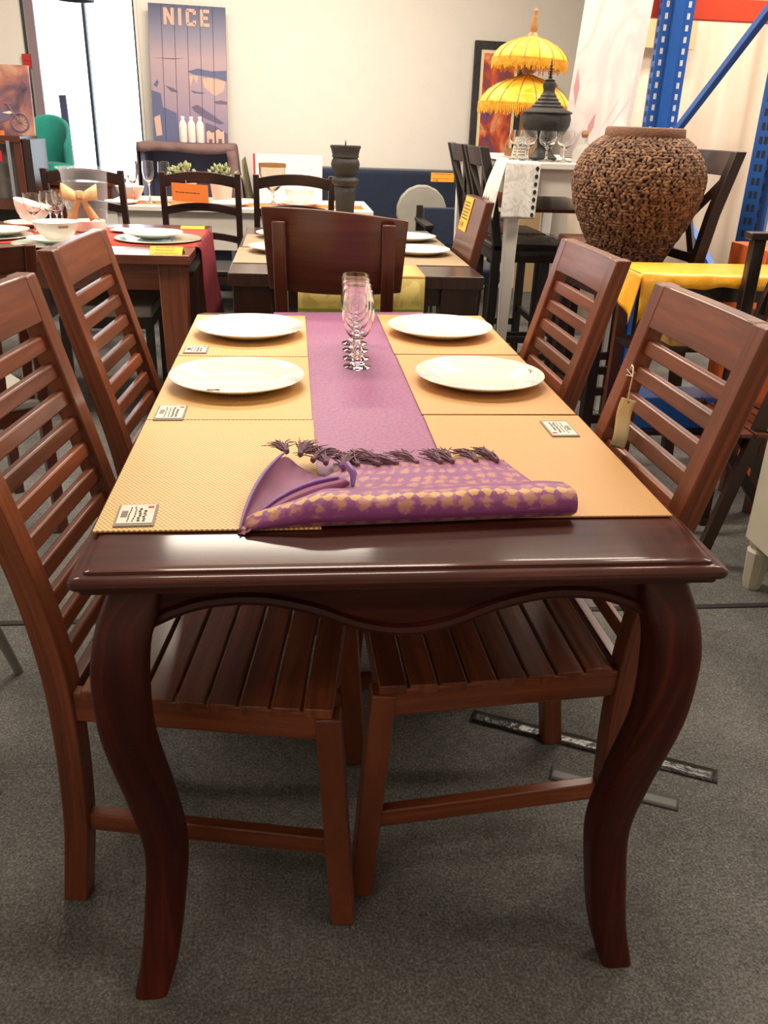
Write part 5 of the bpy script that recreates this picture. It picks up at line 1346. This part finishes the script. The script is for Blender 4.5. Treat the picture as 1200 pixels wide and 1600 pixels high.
# yellow draped table
def folding_stand():
    t = thing('small_table', 'dark wooden folding table under the yellow satin cloth', 'table', (1.27, 1.93, 0))
    MB().span((.99, 1.80, .845), (1.56, 2.04, .862)).build('tabletop', M['darkchair'], t, world=True, bevel=.002)
    for x in (1.005, 1.53):
        for y in (1.82, 2.02): MB().beam((x + .01, y, 0), (x + .01, y, .845), .034, .030, (1, 0, 0)).build('leg', M['chair2'], t, world=True)
    MB().span((1.0, 1.815, .775), (1.55, 1.835, .845)).build('carved_apron', M['darkchair'], t, world=True)
    MB().span((1.0, 1.83, .60), (1.55, 2.03, .615)).build('shelf', M['darkchair'], t, world=True)
    MB().span((1.0, 1.83, .30), (1.55, 2.03, .315)).build('shelf', M['darkchair'], t, world=True)
folding_stand()
def yellow_cloth():
    t = thing('satin_cloth', 'bright yellow satin cloth draped over the small dark table on the right', 'cloth', (1.27, 1.93, .865))
    X0, X1, Y0, Y1 = .975, 1.58, 1.785, 2.055
    K = 60
    pts = [(Y1 + .004, .80), (Y1 + .003, .85), (Y1 - .004, .8655), (Y1 - .02, .8672), ((Y0 + Y1) / 2, .8668), (Y0 + .018, .8672), (Y0 + .004, .864), (Y0 - .003, .855), (Y0 - .008, .84), (Y0 - .010, .826)]
    rings = []
    for i, (y, z) in enumerate(pts):
        rg = []
        for k in range(K + 1):
            x = lerp(X0, X1, k / K); f = max(0, i - 6) / 3
            zz = z + (.004 * math.sin(x * 31) * f + .002 * math.sin(x * 67) * f); 
            if f and x < X0 + .09: zz -= .115 * f * (1 - (x - X0) / .09) ** 1.3
            rg.append(V(x, y - .006 * f * abs(math.sin(x * 26)), zz))
        rings.append(rg)
    MB().loft(rings, caps=False, closed=False).build('top_and_front', M['yellowcloth'], t, world=True, solid=.002, smooth=70)
    def f(u, v):
        y = lerp(Y0 - .012, Y1, u); d = lerp(.165, .06, u ** .6)
        return V(X0 - .003 - .020 * v + .008 * math.sin(u * 14) * v, y + .02 * v * (1 - u), .8655 - d * v)
    MB().grid(f, 20, 12).build('left_corner_drop', M['yellowcloth'], t, world=True, solid=.002, smooth=70)
yellow_cloth()
def carton(name, label, a, b, m, cat='box'):
    o = MB().span(a, b).build(name, m, bevel=.002, world=True, loc=((a[0] + b[0]) / 2, (a[1] + b[1]) / 2, a[2])); tag(o, label, cat); return o
carton('tan_box', 'flat tan printed box on the shelf of the small dark table below the yellow cloth', (1.14, 1.85, .6155), (1.50, 2.0, .72), M['kraft2'])
mb = MB(); card_print(mb, (0, -.0015, .05), (1, 0, 0), (0, 0, 1), 1, .30, .09, 3, 21); o = mb.build('box_lettering', M['ink'], smooth=0, loc=(1.32, 1.8495, .6155)); 
_b = [q for q in bpy.data.objects if q.name == 'tan_box'][0]; o.location = (0, 0, 0); o.parent = _b
for v in o.data.vertices: v.co.y -= .075
carton('blue_crate', 'blue plastic crate on the lower shelf of the small dark table', (1.04, 1.86, .3155), (1.36, 2.01, .43), M['blue'], 'crate')
carton('orange_carton', 'orange cardboard carton standing right behind the folding chair', (1.57, 2.12, 0), (1.85, 2.40, .905), M['orangebox'])

# folding chair and cream cabinet
def folding_chair():
    t = thing('folding_chair', 'dark brown slatted folding chair with slanted legs at the right picture edge', 'folding chair', (1.36, 1.53, 0))
    m = M['darkchair']
    for y in (1.415, 1.665):
        MB().beam((1.155, y, .0), (1.40, y, 1.02), .024, .038, (0, 1, 0)).build('long_leg', m, t, world=True)
        MB().beam((1.20, y + .026, .47), (1.56, y + .026, .0), .022, .036, (0, 1, 0)).build('short_leg', m, t, world=True)
        MB().span((1.15, y + .04 - .075 * (y > 1.5), .42), (1.52, y + .058 - .075 * (y > 1.5), .447)).build('seat_rail', m, t, world=True)
    for z in (.80, .98): MB().beam((1.155 + .24 * z, 1.43, z), (1.155 + .24 * z, 1.65, z), .016, .07, (1, 0, .0)).build('back_slat', m, t, world=True)
    for k in range(8): MB().span((1.15 + .047 * k, 1.38, .448), (1.15 + .047 * k + .037, 1.70, .462), axis='y').build('seat_slat', M['chair2'], t, world=True, bevel=.002)
folding_chair()
def dark_frame():
    t = thing('wooden_stand', 'dark wooden stand with a flat top rail before the yellow cloth, right edge', 'wooden stand', (1.5, 1.745, 0)); m = M['darkchair']
    for x in (1.30, 1.70):
        MB().span((x, 1.728, .02), (x + .042, 1.762, .985)).build('post', m, t, world=True, bevel=.003); MB().span((x, 1.705, 0), (x + .042, 1.782, .022)).build('foot', m, t, world=True)
    MB().span((1.285, 1.72, .985), (1.76, 1.77, 1.008)).build('top_rail', m, t, world=True, bevel=.004)
    MB().span((1.342, 1.737, .62), (1.70, 1.755, .66)).build('lower_rail', m, t, world=True)
dark_frame()
def cream_cabinet():
    t = thing('cream_cabinet', 'cream painted cabinet on turned legs at the right picture edge', 'cabinet', (1.46, 1.06, 0))
    x0, x1, y0, y1 = 1.232, 1.70, .86, 1.300
    MB().span((x0, y0, .155), (x1, y1, .74), axis='z').build('body', M['cream'], t, world=True, bevel=.004)
    MB().span((x0 - .012, y0 - .012, .74), (x1 + .012, y1 + .012, .765)).build('top_board', M['cream'], t, world=True, bevel=.004)
    for x in (x0 + .035, x1 - .035):
        for y in (y0 + .035, y1 - .035):
            MB().lathe([(0, 0), (.026, 0), (.030, .02), (.034, .10), (.036, .125), (.028, .135), (.034, .145), (.034, .158), (0, .158)], (x, y, 0), 8).build('leg', M['cream'], t, world=True, smooth=30)
cream_cabinet()

SC.cycles.max_bounces = 24
SC.cycles.transmission_bounces = 24
SC.cycles.transparent_max_bounces = 24
